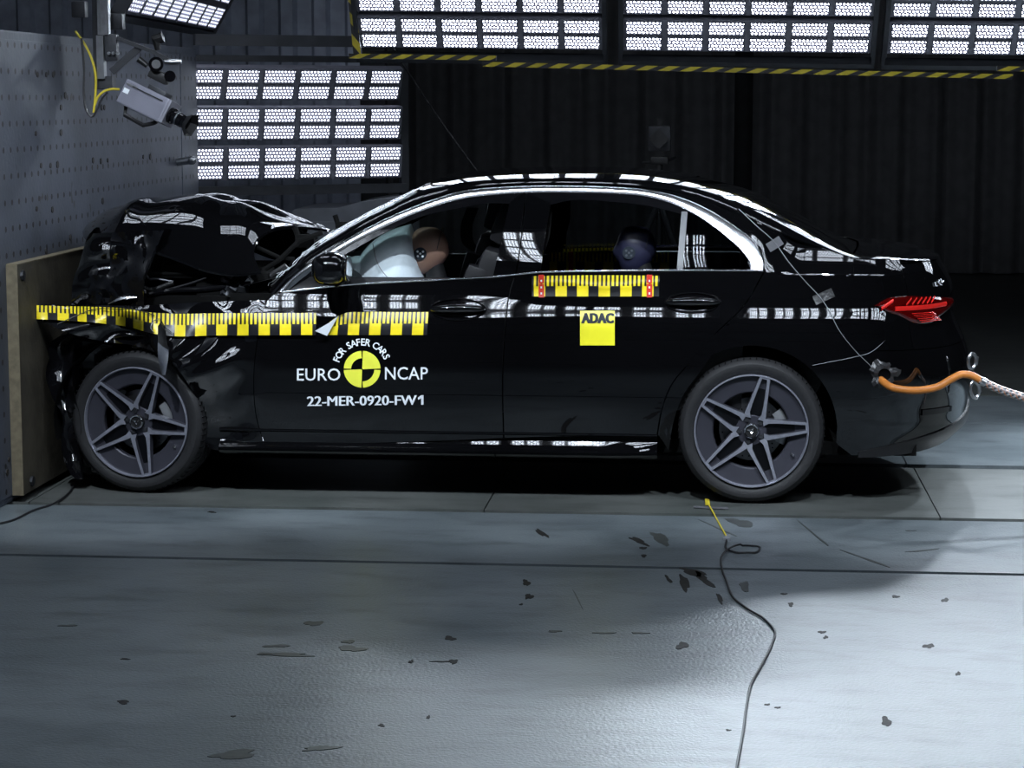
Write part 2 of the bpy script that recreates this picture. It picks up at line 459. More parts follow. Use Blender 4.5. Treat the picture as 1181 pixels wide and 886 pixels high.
def S0(x, z):
    x = np.asarray(x, float); z = np.asarray(z, float)
    t = np.clip((-0.70 - x) / 0.55, 0, 1); t = t * t * (3 - 2 * t)
    s = SEC(z) * (1 - t) + SECF(z) * t
    s = s - 0.030 * np.clip((-2.3 - x) / 1.0, 0, 1.2) ** 2
    xr = np.clip(x + 0.05, 0, 1.2)
    s = s - xr ** 2 * 0.055
    t = np.clip((x - .03) / .2, 0, 1); q = np.clip(z - 1.040, 0, 1)
    s = s - t * t * (3 - 2 * t) * 0.95 * q * q / (q + .004)
    return s
def S(x, z):
    u = np.clip((np.asarray(x, float) - XS) / (XEND(z) - XS), 0, 0.985)
    return S0(x, z) * (1 - u ** NE) ** (1 / NE) + wavy(np.asarray(x, float), np.asarray(z, float))
def onbody(pp, off=0.0):
    pp = np.asarray(pp, float)
    y = np.full(pp.shape[:-1], -0.9)
    for _ in range(14):
        p = at_y(pp[..., 0], pp[..., 1], y)
        y = 0.4 * y + 0.6 * (-(S(p[..., 0], p[..., 2]) + off))
    p = at_y(pp[..., 0], pp[..., 1], y)
    return p
def mir(A):
    B = A.copy(); B[..., 1] *= -1; return B

def rim_in(A, d):
    """close a patch edge by folding it inwards (towards y = 0) by d"""
    edge = [A[0:1], A[-1:]]
    out = []
    for row in (A[0], A[-1], A[:, 0], A[:, -1]):
        q = row.copy(); q[:, 1] -= np.sign(q[:, 1]) * d
        out.append(np.stack([row, q], 0))
    return out

def panel(name, bottom, top, left, right, nu, nv, material, parent, far=True, fold=0.022, off=0.0, smooth=(1, 1, 1, 1), near=True, **props):
    A = onbody(coons(bottom, top, left, right, nu, nv, smooth), off)
    res = []
    for side in ([0] if near else []) + ([1] if far else []):
        B = A if side == 0 else mir(A)
        mb = MB(); mb.grid(B, flip=(side == 1))
        if fold:
            for g in rim_in(B, fold): mb.grid(g)
        res.append(mb.build(name, material, parent, merge=0.0004, sharp=35, **(props if side == 0 else {})))
    return res
# ==END OF CORE==

# ------------------------------------------------------------------ the setting
def struct(name, mb, m, **k):
    o = mb.build(name, m, None, smooth=False); o['kind'] = 'structure'
    for a, b in k.items(): o[a] = b
    return o
RX0, RX1, RY0, RY1, RZ = -9.0, 9.0, -13.5, 13.0, 6.4
floor = struct('floor', MB().box(((RX0 + RX1) / 2, (RY0 + RY1) / 2, -0.11), (RX1 - RX0, RY1 - RY0, 0.1)), M['groove'])
def slab(x0, x1, y0, y1, m, z=0.0, name='floor_slab', g=0.007):
    mb = MB().box(((x0 + x1) / 2, (y0 + y1) / 2, z - 0.031), (x1 - x0 - 2 * g, y1 - y0 - 2 * g, 0.062))
    return mb.build(name, m, floor, smooth=False)
slab(RX0, RX1, RY0, -2.330, M['floor'])
slab(RX0, RX1, -2.302, -1.225, M['floor'])
xs = [RX0, -7.46, -5.37, -3.28, -1.19, 0.828, 2.9, 5.0, 7.1, RX1]
for a, b in zip(xs[:-1], xs[1:]):
    slab(a, b, -1.150, 0.180, M['track'], z=-0.004, name='track_plate', g=0.003)
xs = [RX0, -5.4, -3.3, -1.25, 0.80, 2.85, 4.9, 7.0, RX1]
for a, b in zip(xs[:-1], xs[1:]): slab(a, b, 0.260, 1.76, M['floor'], name='floor_slab', g=0.004)
slab(RX0, RX1, 1.76, 2.91, M['floor'])
slab(RX0, RX1, 2.91, 5.52, M['track'])
slab(RX0, RX1, 5.52, RY1, M['track'], z=-0.002)
struct('ceiling', MB().box(((RX0 + RX1) / 2, (RY0 + RY1) / 2, RZ + 0.05), (RX1 - RX0, RY1 - RY0, 0.1)), M['darkwall'])
struct('wall_left', MB().box((RX0 - 0.05, (RY0 + RY1) / 2, RZ / 2), (0.1, RY1 - RY0, RZ)), M['darkwall'])
struct('wall_right', MB().box((RX1 + 0.05, (RY0 + RY1) / 2, RZ / 2), (0.1, RY1 - RY0, RZ)), M['darkwall'])
struct('wall_front', MB().box(((RX0 + RX1) / 2, RY0 - 0.05, RZ / 2), (RX1 - RX0, 0.1, RZ)), M['darkwall'])
wall_back = struct('wall_back', MB().box(((RX0 + RX1) / 2, RY1 + 0.05, RZ / 2), (RX1 - RX0, 0.1, RZ)), M['darkwall'])

# pleated curtain hung along the back wall, right of the dark gap
def curtain(x0, x1, y, name, label):
    n = int((x1 - x0) * 40); A = np.zeros((n, 2, 3))
    for i in range(n):
        x = x0 + (x1 - x0) * i / (n - 1)
        yy = y + 0.05 * math.sin(x * 15.0 + 1.2 * math.sin(x * 2.3)) + 0.03 * math.sin(x * 31 + 2)
        A[i, 0] = (x, yy, 0.01); A[i, 1] = (x, yy, RZ - 0.3)
    mb = MB().grid(A)
    B = A.copy(); B[..., 1] += 0.012; mb.grid(B, flip=True)
    o = mb.build(name, M['curtain'])
    tag(o, label, 'curtain')
    r = MB().cyl((x0, y, RZ - 0.25), (x1, y, RZ - 0.25), 0.025).build('curtain_rail', M['darksteel'], o)
curtain(0.20, 6.5, 12.6, 'curtain', 'dark grey pleated curtain covering the back wall at the right')
curtain(-3.9, 0.01, 12.7, 'curtain', 'near black curtain on the back wall above the car roof, left of the gap')

# corrugated steel wall at the far left, behind the floor rack
def corrugated():
    y = 6.2; x0 = at_y(215, 60, y)[0] - 2.5; x1 = at_y(384, 60, y)[0]
    pts = []; x = x0; p = 0.26
    while x < x1:
        pts += [(x, 0), (x + 0.11, 0), (x + 0.14, 0.055), (x + 0.23, 0.055)]; x += p
    A = np.zeros((len(pts), 2, 3))
    for i, (a, b) in enumerate(pts): A[i, 0] = (a, y - b, 0); A[i, 1] = (a, y - b, RZ - 0.02)
    mb = MB().grid(A); B = A.copy(); B[..., 1] += 0.02; mb.grid(B, flip=True)
    o = mb.build('wall_corrugated', M['corrug'], None, smooth=False); o['kind'] = 'structure'
    q = MB().box((x1 + 0.2, y + 0.1, RZ / 2), (0.4, 0.12, RZ - 0.04)).build('wall_column', M['darkwall'], None, smooth=False); q['kind'] = 'structure'
corrugated()

# crash barrier: big painted steel face block with rows of threaded holes
BX = -3.35
def barrier_material():
    m = M['barrier']; nt = m.node_tree; b = nt.nodes['Principled BSDF']
    tc = nt.nodes.new('ShaderNodeTexCoord'); sp = nt.nodes.new('ShaderNodeSeparateXYZ')
    nt.links.new(tc.outputs['Object'], sp.inputs[0])
    y, z = sp.outputs[1], sp.outputs[2]
    fy = nmath(nt, 'SUBTRACT', nmath(nt, 'FRACT', nmath(nt, 'MULTIPLY', y, 1 / 0.10)), 0.5)
    zz = nmath(nt, 'MULTIPLY', z, 1 / 0.118)
    fz = nmath(nt, 'SUBTRACT', nmath(nt, 'FRACT', zz), 0.5)
    dy = nmath(nt, 'MULTIPLY', fy, 0.10); dz = nmath(nt, 'MULTIPLY', fz, 0.118)
    d = nmath(nt, 'SQRT', nmath(nt, 'ADD', nmath(nt, 'MULTIPLY', dy, dy), nmath(nt, 'MULTIPLY', dz, dz)))
    hole = nmath(nt, 'LESS_THAN', d, 0.0135)
    # stray bolt marks and rust
    n = nt.nodes.new('ShaderNodeTexNoise'); n.inputs['Scale'].default_value = 7.0; n.inputs['Detail'].default_value = 2
    mp = nt.nodes.new('ShaderNodeMapping'); mp.inputs['Scale'].default_value = (1, 1.6, 0.8)
    nt.links.new(tc.outputs['Object'], mp.inputs[0]); nt.links.new(mp.outputs[0], n.inputs['Vector'])
    st = nmath(nt, 'GREATER_THAN', n.outputs['Fac'], 0.735)
    mx = nt.nodes.new('ShaderNodeMix'); mx.data_type = 'RGBA'
    src = b.inputs['Base Color'].links[0].from_socket
    nt.links.new(src, mx.inputs[6]); mx.inputs[7].default_value = (0.035, 0.026, 0.022, 1)
    nt.links.new(nmath(nt, 'MULTIPLY', st, 0.75), mx.inputs[0])
    m2 = nt.nodes.new('ShaderNodeMix'); m2.data_type = 'RGBA'
    nt.links.new(mx.outputs[2], m2.inputs[6]); m2.inputs[7].default_value = (0.006, 0.006, 0.008, 1)
    nt.links.new(hole, m2.inputs[0]); nt.links.new(m2.outputs[2], b.inputs['Base Color'])
    bp = nt.nodes.new('ShaderNodeBump'); bp.inputs['Strength'].default_value = 0.6; bp.inputs['Distance'].default_value = 0.01; bp.invert = True
    old = b.inputs['Normal'].links[0].from_socket
    nt.links.new(hole, bp.inputs['Height']); nt.links.new(old, bp.inputs['Normal']); nt.links.new(bp.outputs['Normal'], b.inputs['Normal'])
barrier_material()
bar = thing('crash_barrier', 'massive grey painted barrier block with rows of bolt holes, at the left', 'barrier', (BX - 0.7, -0.5, 0))
MB().box((BX - 0.755, -0.48, 1.065), (1.5, 6.14, 2.13), bev=0.01).build('barrier_block', M['barrier'], bar, smooth=False)
for (ya, yb) in ((-3.45, 2.15), (2.16, 2.42)):
    MB().box((BX - 0.02, (ya + yb) / 2, 1.06), (0.04, yb - ya - 0.006, 2.06), bev=0.004).build('face_plate', M['barrier'], bar, smooth=False)
mb = MB()
for (px, py) in ((204, 187),):
    p = at_x(px, py, BX)
    mb.cyl((BX, p[1], p[2]), (BX + 0.09, p[1], p[2] + 0.01), 0.022).ell((BX + 0.09, p[1], p[2] + 0.01), (0.03, 0.026, 0.026))
tag(mb.build('eye_bolt', M['steel']), 'steel eye bolt sticking out of the barrier face below the grey camera', 'bolt')
mb = MB()
rr = random.Random(3)
for (px, py) in ((53, 86), (61, 86), (43, 86), (107, 185), (116, 186), (124, 185), (165, 181), (173, 181), (47, 191), (58, 191), (66, 190), (70, 124), (75, 110), (120, 124), (117, 124),
                 (42, 241), (60, 242), (118, 232), (53, 290), (81, 274), (70, 153), (41, 154), (12, 427), (8, 545), (11, 417), (10, 530)):
    p = at_x(px, py, BX)
    mb.cyl((BX - 0.002, p[1], p[2]), (BX + 0.004, p[1], p[2]), 0.012 + rr.random() * 0.007, n=7)
mb.build('bolt_heads', mat('rusty_bolt', (0.018, 0.014, 0.013), rough=0.6, var=0.4), bar, smooth=False, kind='stuff')

# plywood sheet on the barrier face
ply = thing('plywood_sheet', 'worn brown plywood sheet fixed to the barrier face behind the crushed nose', 'plywood', (BX + 0.025, 0, 0.03))
MB().box((BX + 0.0255, 0.0, 0.555), (0.049, 2.32, 1.05)).build('panel', M['wood'], ply, smooth=False)
MB().box((BX + 0.026, -1.163, 0.555), (0.052, 0.006, 1.052)).box((BX + 0.026, 0, 1.083), (0.052, 2.32, 0.006)).build('raw_edge', M['woodedge'], ply, smooth=False, label='pale raw edge')
mb = MB()
for (px, py) in ((25, 318), (36, 555)):
    p = at_x(px, py, BX + 0.05); mb.cyl((BX + 0.048, p[1], p[2]), (BX + 0.062, p[1], p[2]), 0.024, n=8)
    MBs = mb.build('screw', M['darksteel'], ply); mb = MB()

# ------------------------------------------------------------------ the car
car = thing('car', 'black four door saloon with crushed nose against the barrier', 'car', (-1.2, 0, 0))
PAINT = M['paint']
def P2(*a): return list(a)
def arc_px(cx, cz, r, a0, a1, n=24, y=-0.9):
    out = []
    for k in range(n + 1):
        a = math.radians(a0 + (a1 - a0) * k / n)
        q = proj((cx + r * math.cos(a), y, cz + r * math.sin(a)))
        out.append((float(q[0]), float(q[1])))
    return out

# --- front door (lower skin), rear door, quarter, fender
FD_FRONT = [(305.5, 513), (296, 480), (293, 440), (299, 383), (307.5, 348), (317, 339)]
GAP = [(581, 505), (580, 470), (580, 420), (582.5, 380), (589, 332), (593.5, 318)]
RD_REAR = [(758, 501), (764, 470), (775, 443), (793, 421), (822, 388), (860, 350), (881, 314)]
def shift(l, dx, dy=0): return [(a + dx, b + dy) for a, b in l]
fdoor = panel('front_door', [(305.5, 513), (420, 511), (540, 507), (580, 505)], [(317, 339), (400, 329.5), (480, 325), (560, 321), (592.7, 318)],
              FD_FRONT, shift(GAP, -0.8), 60, 44, PAINT, car)
rdoor = panel('rear_door', [(582, 505), (660, 503), (758, 501)], [(594.4, 318), (620, 315.5), (700, 313.8), (881, 314)],
              shift(GAP, 0.8), shift(RD_REAR, -0.8), 60, 44, PAINT, car)
ARCH_R = arc_px(0, .335, .385, 196, -8, 40)
xs_top = proj((XS, -float(S(XS, 1.075)), 1.075)); xs_bot = proj((XS, -float(S(XS, .225)), .225))
right_seam = [tuple(proj((XS, -float(S(XS, z)), z))) for z in np.linspace(.225, 1.075, 20)]
CH_OUT = [(316, 340), (335, 322), (357, 303.5), (405, 273), (445, 252), (476, 238.5), (505, 228), (531, 220.5), (570, 216), (616, 214), (660, 214), (709, 215.5), (745, 218.5), (780, 226), (809, 237.5), (847, 260.5), (872, 281.5), (880.5, 299), (880, 313.5)]
CH_MID = [(323, 337), (338, 324), (358, 308), (392, 285.5), (443, 257), (494, 236), (531, 225), (570, 220.5), (616, 218), (660, 218), (709, 219.3), (745, 222.5), (776, 230), (806, 243), (843, 267), (866, 288), (874.5, 303), (874, 312.5)]
CH_IN = [(332, 335), (345, 324), (360, 312), (396, 287.5), (446, 260.5), (494, 240.5), (531, 229.5), (570, 224.5), (616, 222), (660, 222), (709, 223.2), (745, 226.5), (772, 233.5), (803, 248), (838, 273), (859, 293), (866, 304), (866, 311)]
E0R = [(745, 216.5), (771, 219), (809, 229), (850, 246), (900, 268.5), (950, 287), tuple(proj((XS, -float(S(XS, 1.105)), 1.105)))]
# quarter: lower patch and pillar patch share the row at belt height
def quarter():
    A = onbody(coons([(758.8, 502), (766, 512)] + ARCH_R + [tuple(xs_bot)], [(881, 314.2), (930, 313)] + [tuple(xs_top)], shift(RD_REAR, 0.8), right_seam, 90, 44, (0, 1, 1, 1)))
    # pillar patch: left follows the chrome, top follows the roof edge
    topc = E0R
    B = onbody(coons([(881, 314.2), (930, 313), tuple(xs_top)], topc, [(881, 314.2), (881.5, 300), (873, 281.5), (848, 260.5), (810, 237.5), (781, 226), (745, 218.5)],
                     [tuple(xs_top), topc[-1]], 90, 24))
    for side in (0, 1):
        a, b = (A, B) if side == 0 else (mir(A), mir(B))
        mb = MB(); mb.grid(a, flip=side == 1); mb.grid(b, flip=side == 1)
        for g in rim_in(a, 0.022)[:3]: mb.grid(g)
        mb.build('quarter_panel', PAINT, car, merge=0.0008, sharp=35)
quarter()
FEN_TOP = [(47, 352), (100, 352), (165, 352), (230, 348), (307, 345)]
FEN_BOT = [(50, 372), (85, 386), (120, 394), (160, 400), (190, 412), (214, 438), (231, 470), (238, 514), (304.6, 514)]
panel('front_fender', FEN_BOT, FEN_TOP, [(50, 372), (47, 352)], [(304.6, 514), (295, 480), (292.2, 440), (298.2, 383), (306.7, 346)], 70, 34, PAINT, car, smooth=(1, 1, 0, 1))
# torn fender flap, a bright bent sheet
fl = onbody(np.array([[(182, 372), (184, 392), (186, 410), (192, 430)], [(190, 371), (194, 390), (198, 408), (196, 430)]], float), 0.015)
lean = np.array([0, -.03, -.06, -.085]); fl[:, :, 1] += lean[None]
flp = MB().grid(np.stack([resample(fl[0], 12), (resample(fl[0], 12) + resample(fl[1], 12)) / 2 + np.array([0, -0.004, 0]), resample(fl[1], 12)]))
flp.build('torn_fender_strip', M['chrome'], car, label='bright torn strip of sheet metal')

# --- window frames, pillars, glass
def frame(name, *curves4, nu=30, nv=8, m=None, off=0.0, fold=0.015, **k): return panel(name, *curves4, nu, nv, m or M['gloss'], car, fold=fold, off=off, **k)
FG_TOP = [(399, 293), (433, 274), (494, 247.5), (532, 239.5), (565, 234.5), (587, 235)]
RG_TOP = [(636, 236), (653, 232), (709, 233), (750, 238), (786, 247)]
frame('window_frame', [(332, 335), (399, 293), (433, 274), (494, 247.5), (532, 239.5), (565, 234.5), (587, 235)], CH_IN[:8] + [(600, 222.5)], [(332, 335), (332.5, 334.5)], [(587, 235), (600, 222.5)], nu=50, nv=5)
frame('mirror_base', [(336, 334), (399, 327.5)], [(337, 332.5), (399, 293.5)], [(336, 334), (337, 332.5)], [(399, 327.5), (399, 293.5)], m=M['plastic'])
frame('front_pillar_trim', [(568.5, 319), (594, 317.5)], [(587.5, 234), (606, 221.5)], [(568.5, 319), (578, 278), (587.5, 234)], [(594, 317.5), (600, 278), (605.5, 221.5)], nu=12, nv=20, m=PAINT)
frame('rear_pillar_trim', [(595.5, 317.5), (623.5, 313)], [(607.2, 221.5), (635.5, 234)], [(595.5, 317.5), (601.6, 278), (607.2, 221.5)], [(623.5, 313), (629, 272), (635.5, 234)], nu=12, nv=20, m=PAINT)
frame('window_frame', RG_TOP, [(607.5, 221.8), (660, 222), (709, 223.2), (745, 226.5), (790, 241)], [(636, 236), (607.5, 221.8)], [(786, 247), (790, 241)], nu=40, nv=5)
frame('window_divider', [(780.5, 311), (787.5, 311)], [(786, 244), (793, 244)], [(780.5, 311), (786, 244)], [(787.5, 311), (793, 244)], nu=3, nv=14, m=M['bargrey'], off=0.004, label='silver window bar')
FG_BOT = [(399, 327.5), (480, 323), (568, 318.5)]
panel('window_pane', FG_BOT, FG_TOP, [(399, 327.5), (399, 293)], [(568, 318.5), (577, 278), (587, 235)], 24, 12, M['glass'], fdoor[1], off=-0.012, fold=0, near=False)
for s_ in (0, 1):
    if s_: panel('window_pane', [(623.5, 312.5), (781, 310.5)], RG_TOP, [(623.5, 312.5), (636, 236)], [(781, 310.5), (786, 247)], 24, 12, M['glasstint'], rdoor[s_], off=-0.012, fold=0, far=s_ == 1, near=s_ == 0)
    panel('quarter_window', [(787.5, 310.5), (867, 310.5)], [(793, 245), (803, 249), (838, 273.5), (859, 293.5), (867, 306)], [(787.5, 310.5), (793, 245)], [(867, 310.5), (867, 306)], 20, 10, M['glasstint'], rdoor[s_], off=-0.010, fold=0, far=s_ == 1, near=s_ == 0)

def ribbon(name, lo, mid, hi, n, bulge, m, off0=0.002):
    a, c, b = onbody(resample(lo, n), off0), onbody(resample(mid, n), off0), onbody(resample(hi, n), off0)
    rows = [a + np.array([0, 0.012, 0])]
    for t in np.linspace(0, 1, 9):
        q = (1 - t) ** 2 * a + 2 * t * (1 - t) * c + t * t * b if False else (a * (1 - 2 * t) + c * 2 * t if t <= .5 else c * (2 - 2 * t) + b * (2 * t - 1))
        w = math.sin(PI * t)
        q = q.copy(); q[:, 1] -= bulge * w; q[:, 2] += bulge * 0.5 * w
        rows.append(q)
    rows.append(b + np.array([0, 0.012, 0]))
    A = np.stack(rows, 0)
    for s_ in (0, 1):
        MB().grid(A if s_ == 0 else mir(A), flip=s_ == 0).build(name, m, car, merge=0.0003, sharp=70)
ribbon('chrome_window_trim', CH_OUT, CH_MID, CH_IN, 90, 0.0045, M['trimchrome'])
BL = [(325, 337), (400, 328.6), (480, 324.2), (560, 320), (620, 314.3), (700, 312.4), (781, 311.6), (872, 312)]
ribbon('chrome_belt_trim', shift(BL, 0, 1.2), BL, shift(BL, 0, -1.2), 70, 0.004, M['chrome'])

# --- upper shell: stations from cowl to boot lid, near edge on the body side, then over the roof to the far side
def near_pt(px, py): return onbody(np.array([[px, py]]))[0]
ST = []   # (near edge point, centre x, centre z)
def c0(px, py):
    p = at_y(np.array(px, float), np.array(py, float), 0.0); return float(p[0]), float(p[2])
NEAR = {}
def st(npx, npy, cx, cz, key=None): ST.append((near_pt(npx, npy), cx, cz)); NEAR[key] = len(ST) - 1
st(313, 341, -2.42, 0.985, 'cowl')
st(333, 321.5, -2.24, 1.085)
st(356, 302.5, -2.05, 1.185)
st(404, 271.5, -1.84, 1.295)
st(444, 250.5, -1.66, 1.378)
st(475, 236.5, *c0(513, 203), 'header')
st(504, 226.5, *c0(532, 199.5))
st(531, 219, *c0(556, 196.3))
st(570, 214.5, *c0(590, 194))
st(616, 212.5, *c0(625, 192.8))
st(660, 212.5, *c0(665, 192.5))
st(709, 214, *c0(708, 193))
st(745, 216.5, *c0(742, 194.7))
st(771, 219, *c0(770, 197.8))
st(809, 229, *c0(803, 203.4), 'rearheader')
st(850, 246, *c0(862, 217.5))
st(900, 268.5, *c0(912, 241))
st(950, 287, *c0(958, 266))
e7 = (XS, -float(S(XS, 1.105)), 1.105)
ST.append((np.array(e7), *c0(990, 278.5))); NEAR['deck'] = len(ST) - 1
for x, z, cz in ((.60, 1.098, 1.128), (.72, 1.090, 1.113), (.81, 1.084, 1.098), (.865, 1.079, 1.086), (.888, 1.074, 1.076)):
    ST.append((np.array((x, -float(S(x, z)), z)), x + (.018 if x > .85 else .03), cz))
NV = 61
def station_row(e, cx, cz, deck=0.0):
    # cubic from the near edge over to the centre line, mirrored
    dz = 0.02
    tan = np.array([0, float(S(e[0], e[2] - dz) - S(e[0], e[2])) , dz]); tan /= np.linalg.norm(tan)
    ye = -e[1]
    a = max(0.02, (cz - e[2]) * 0.75) / max(tan[2], 0.3)
    p0 = e; p1 = e + tan * min(a, 0.09); p3 = np.array([cx, 0, cz]); p2 = np.array([cx * .8 + e[0] * .2, -ye * 0.52, cz - 0.004])
    t = np.linspace(0, 1, NV // 2 + 1)[:, None] ** 1.25
    b = (1 - t) ** 3 * p0 + 3 * t * (1 - t) ** 2 * p1 + 3 * t ** 2 * (1 - t) * p2 + t ** 3 * p3
    f = b[:-1][::-1].copy(); f[:, 1] *= -1
    return np.concatenate([b, f])
ROWS = np.stack([station_row(*s_) for s_ in ST])        # stations x NV x 3
def rows_between(i0, i1, n):
    # smooth resampling along the car for every column
    k = np.arange(len(ROWS), dtype=float)
    t = np.linspace(i0, i1, n)
    out = np.zeros((n, NV, 3))
    m = np.gradient(ROWS, axis=0)
    i = np.clip(np.floor(t).astype(int), 0, len(ROWS) - 2); s_ = (t - i)[:, None, None]
    return (2 * s_ ** 3 - 3 * s_ ** 2 + 1) * ROWS[i] + (s_ ** 3 - 2 * s_ ** 2 + s_) * m[i] + (-2 * s_ ** 3 + 3 * s_ ** 2) * ROWS[i + 1] + (s_ ** 3 - s_ ** 2) * m[i + 1]
iH, iR, iD, iE = NEAR['header'], NEAR['rearheader'], NEAR['deck'], len(ST) - 1
VA = 9     # columns of painted pillar on each side
def skin(name, A, m, lower=0.0, thick=0.006, **k):
    mb = MB(); A = A.copy(); A[..., 2] -= lower
    mb.grid(A, flip=True)
    B = A.copy(); B[..., 2] -= thick; mb.grid(B)
    return mb.build(name, m, car, merge=0.0, sharp=50, **k)
W1 = rows_between(0, iH, 40)
skin('front_pillar', W1[:, :VA + 1], PAINT); skin('front_pillar', W1[:, NV - VA - 1:], PAINT)
wind = skin('windscreen', W1[1:, VA:NV - VA], M['screen'], lower=0.004, thick=0.004)
skin('roof', rows_between(iH, iR, 80), PAINT)
W2 = rows_between(iR, iD, 50)
VC = 12
skin('rear_pillar', W2[:, :VC + 1], PAINT); skin('rear_pillar', W2[:, NV - VC - 1:], PAINT)
skin('rear_window', W2[:-1, VC:NV - VC], M['glasstint'], lower=0.004, thick=0.004)
trunk = skin('boot_lid', rows_between(iD, iE, 40), PAINT)

# --- rear end: wraps round from the seam at XS on the near side to the far side
def rear_pt(th, z, top=False):
    # th 0..1 near seam -> centre, 1..2 centre -> far seam
    t = th if th <= 1 else 2 - th
    a = t * PI / 2; xe = float(XEND(z)); yb = float(S0(XS, z))
    x = XS + (xe - XS) * math.sin(a) ** (2 / NE); y = yb * math.cos(a) ** (2 / NE)
    # keep the taper of the body side behind the seam
    y = y * (1 - 0.02 * math.sin(a))
    return (x, -y if th <= 1 else y, z)
def rear_skin(name, th0, th1, z0, z1, nt_, nz, m, off=0.0, zb=None, zt=None, par=None, fold=True, **k):
    A = np.zeros((nt_, nz, 3))
    for i in range(nt_):
        th = th0 + (th1 - th0) * i / (nt_ - 1)
        zl = z0 if zb is None else zb(th)
        if zt is not None: z1 = zt(th)
        for j in range(nz):
            A[i, j] = rear_pt(th, zl + (z1 - zl) * j / (nz - 1))
            if off:
                p = A[i, j]; d = np.array([p[0] - XS + 0.15, p[1] * .8, 0]); d /= np.linalg.norm(d); A[i, j] = p + d * off
    mb = MB().grid(A, flip=False)
    if fold:
        for row in (A[:, 0], A[:, -1]):
            q = row.copy(); q[:, 0] -= 0.03; q[:, 1] *= 0.97; mb.grid(np.stack([row, q]))
    return mb.build(name, m, par or car, merge=0.0003, sharp=40, **k)
bump = rear_skin('rear_bumper', 0, 2, .28, .70, 81, 24, PAINT, zb=lambda th: .222 + .05 * (1 - abs(1 - th)) ** 1.2)
rear_skin('rear_diffuser', 0.02, 1.98, .2, .345, 70, 8, M['plastic'], off=0.008, zb=lambda th: .212 + .05 * (1 - abs(1 - th)) ** 1.2, zt=lambda th: .235 + .17 * (1 - abs(1 - th)) ** .9)
rear_skin('rear_body_side', 0, .26, .703, 1.1, 20, 30, PAINT); rear_skin('rear_body_side', 1.74, 2, .703, 1.1, 20, 30, PAINT)
rear_skin('boot_face', .262, 1.738, .703, 1.079, 60, 26, PAINT)
rear_skin('reflector_trim', 0.3, 0.52, .40, .425, 10, 3, M['gloss'], off=0.008)

# tail lamps: red lens with lit looking reflector louvres
def tail_lamp(side):
    def pt(th, z, off):
        p = np.array(rear_pt(th if side == 0 else 2 - th, z)); d = np.array([p[0] - XS + 0.12, p[1] * .8, 0]); d /= np.linalg.norm(d); return p + d * off
    # outline in (theta, z)
    top = [(.085, .905), (.14, .932), (.22, .940), (.36, .934), (.52, .922), (.72, .905)]
    bot = [(.085, .900), (.12, .880), (.20, .858), (.30, .822), (.42, .815), (.54, .838), (.72, .865)]
    T = resample(top, 40); B = resample(bot, 40)
    A = np.zeros((40, 12, 3))
    for i in range(40):
        for j in range(12):
            v = j / 11; q = B[i] * (1 - v) + T[i] * v
            A[i, j] = pt(q[0], q[1], 0.003 + 0.014 * max(0, math.sin(PI * v)) ** .5)
    mb = MB().grid(A)
    for row in (A[:, 0], A[:, -1], A[0], A[-1]):
        q = row.copy(); q[:, 0] -= .03; q[:, 1] *= .97; mb.grid(np.stack([row, q]))
    lens = mb.build('tail_lamp', M['redlens'], car, merge=.0003, label='red tail lamp')
    def bar(p0, p1, w, name='reflector_louvre'):
        n = 8; A = np.zeros((n, 3, 3))
        for i in range(n):
            t = i / (n - 1); th = p0[0] + (p1[0] - p0[0]) * t; z = p0[1] + (p1[1] - p0[1]) * t
            for j in range(3): A[i, j] = pt(th, z + (j - 1) * w, 0.0195 + (0.004 if j == 1 else 0))
        mb = MB().grid(A); mb.build(name, M['redbright'], lens, sharp=80)
    for k in range(6):
        th = .235 + k * .036
        bar((th, .902), (th + .034, .930), .006)
    bar((.17, .888), (.58, .890), .010, 'light_bar')
    for k in range(6): bar((.27 + .012 * k, .864 - .008 * k), (.44 + .012 * k, .862 - .0075 * k), .0018)
    bar((.10, .890), (.16, .925), .008, 'light_bar')
tail_lamp(0); tail_lamp(1)
# --- sills, floor pan, inner liners
def sill(side):
    prof = [(.855, .33), (.874, .315), (.884, .306), (.884, .300), (.868, .288), (.862, .268), (.872, .250), (.900, .232), (.908, .222), (.905, .210), (.880, .192), (.84, .178), (.78, .172)]
    xs_ = list(np.linspace(-2.45, -.62, 24)) + [-.55, -.48, -.425]
    A = np.zeros((len(xs_), len(prof), 3))
    for i, x in enumerate(xs_):
        for j, (y, z) in enumerate(prof):
            k = 0.0 if x < -.62 else (x + .62) / .2
            yy = y - (.03 * k if z < .245 else 0)
            A[i, j] = (x, -yy if side == 0 else yy, z + (.0 if j > 2 else 0))
    MB().grid(A, flip=side == 0).build('side_sill', PAINT, car, sharp=28)
sill(0); sill(1)
mb = MB().box((-1.35, 0, .27), (3.4, 1.24, .20)).box((-1.42, 0, .25), (1.98, 1.66, .14)).box((.60, 0, .52), (.56, 1.1, .36)).box((-1.43, .80, .62), (1.95, .02, .62)).box((-1.43, -.80, .62), (1.95, .02, .62))
mb.box((-2.5, 0, .6), (.12, 1.5, .62)).box((.02, 0, .62), (.5, 1.2, .5)).box((-2.75, 0, .62), (.62, 1.1, .60))
mb.build('underbody', M['darkvoid'], car, smooth=False)
for (cx, s_) in ((0, -1), (0, 1), (-2.84, -1), (-2.84, 1)):
    A = np.zeros((25, 3, 3))
    for i in range(25):
        a = math.radians(-14 + 208 * i / 24)
        for j, y in enumerate((.60, .74, .868)): A[i, j] = (cx + .40 * math.cos(a), s_ * y, .335 + .40 * math.sin(a))
    mb = MB().grid(A); q = [(cx + .40 * math.cos(math.radians(-14 + 208 * i / 24)), s_ * .60, .335 + .40 * math.sin(math.radians(-14 + 208 * i / 24))) for i in range(25)]
    mb.add(q, [tuple(range(25))])
    mb.build('wheel_arch_liner', M['darkvoid'], car)

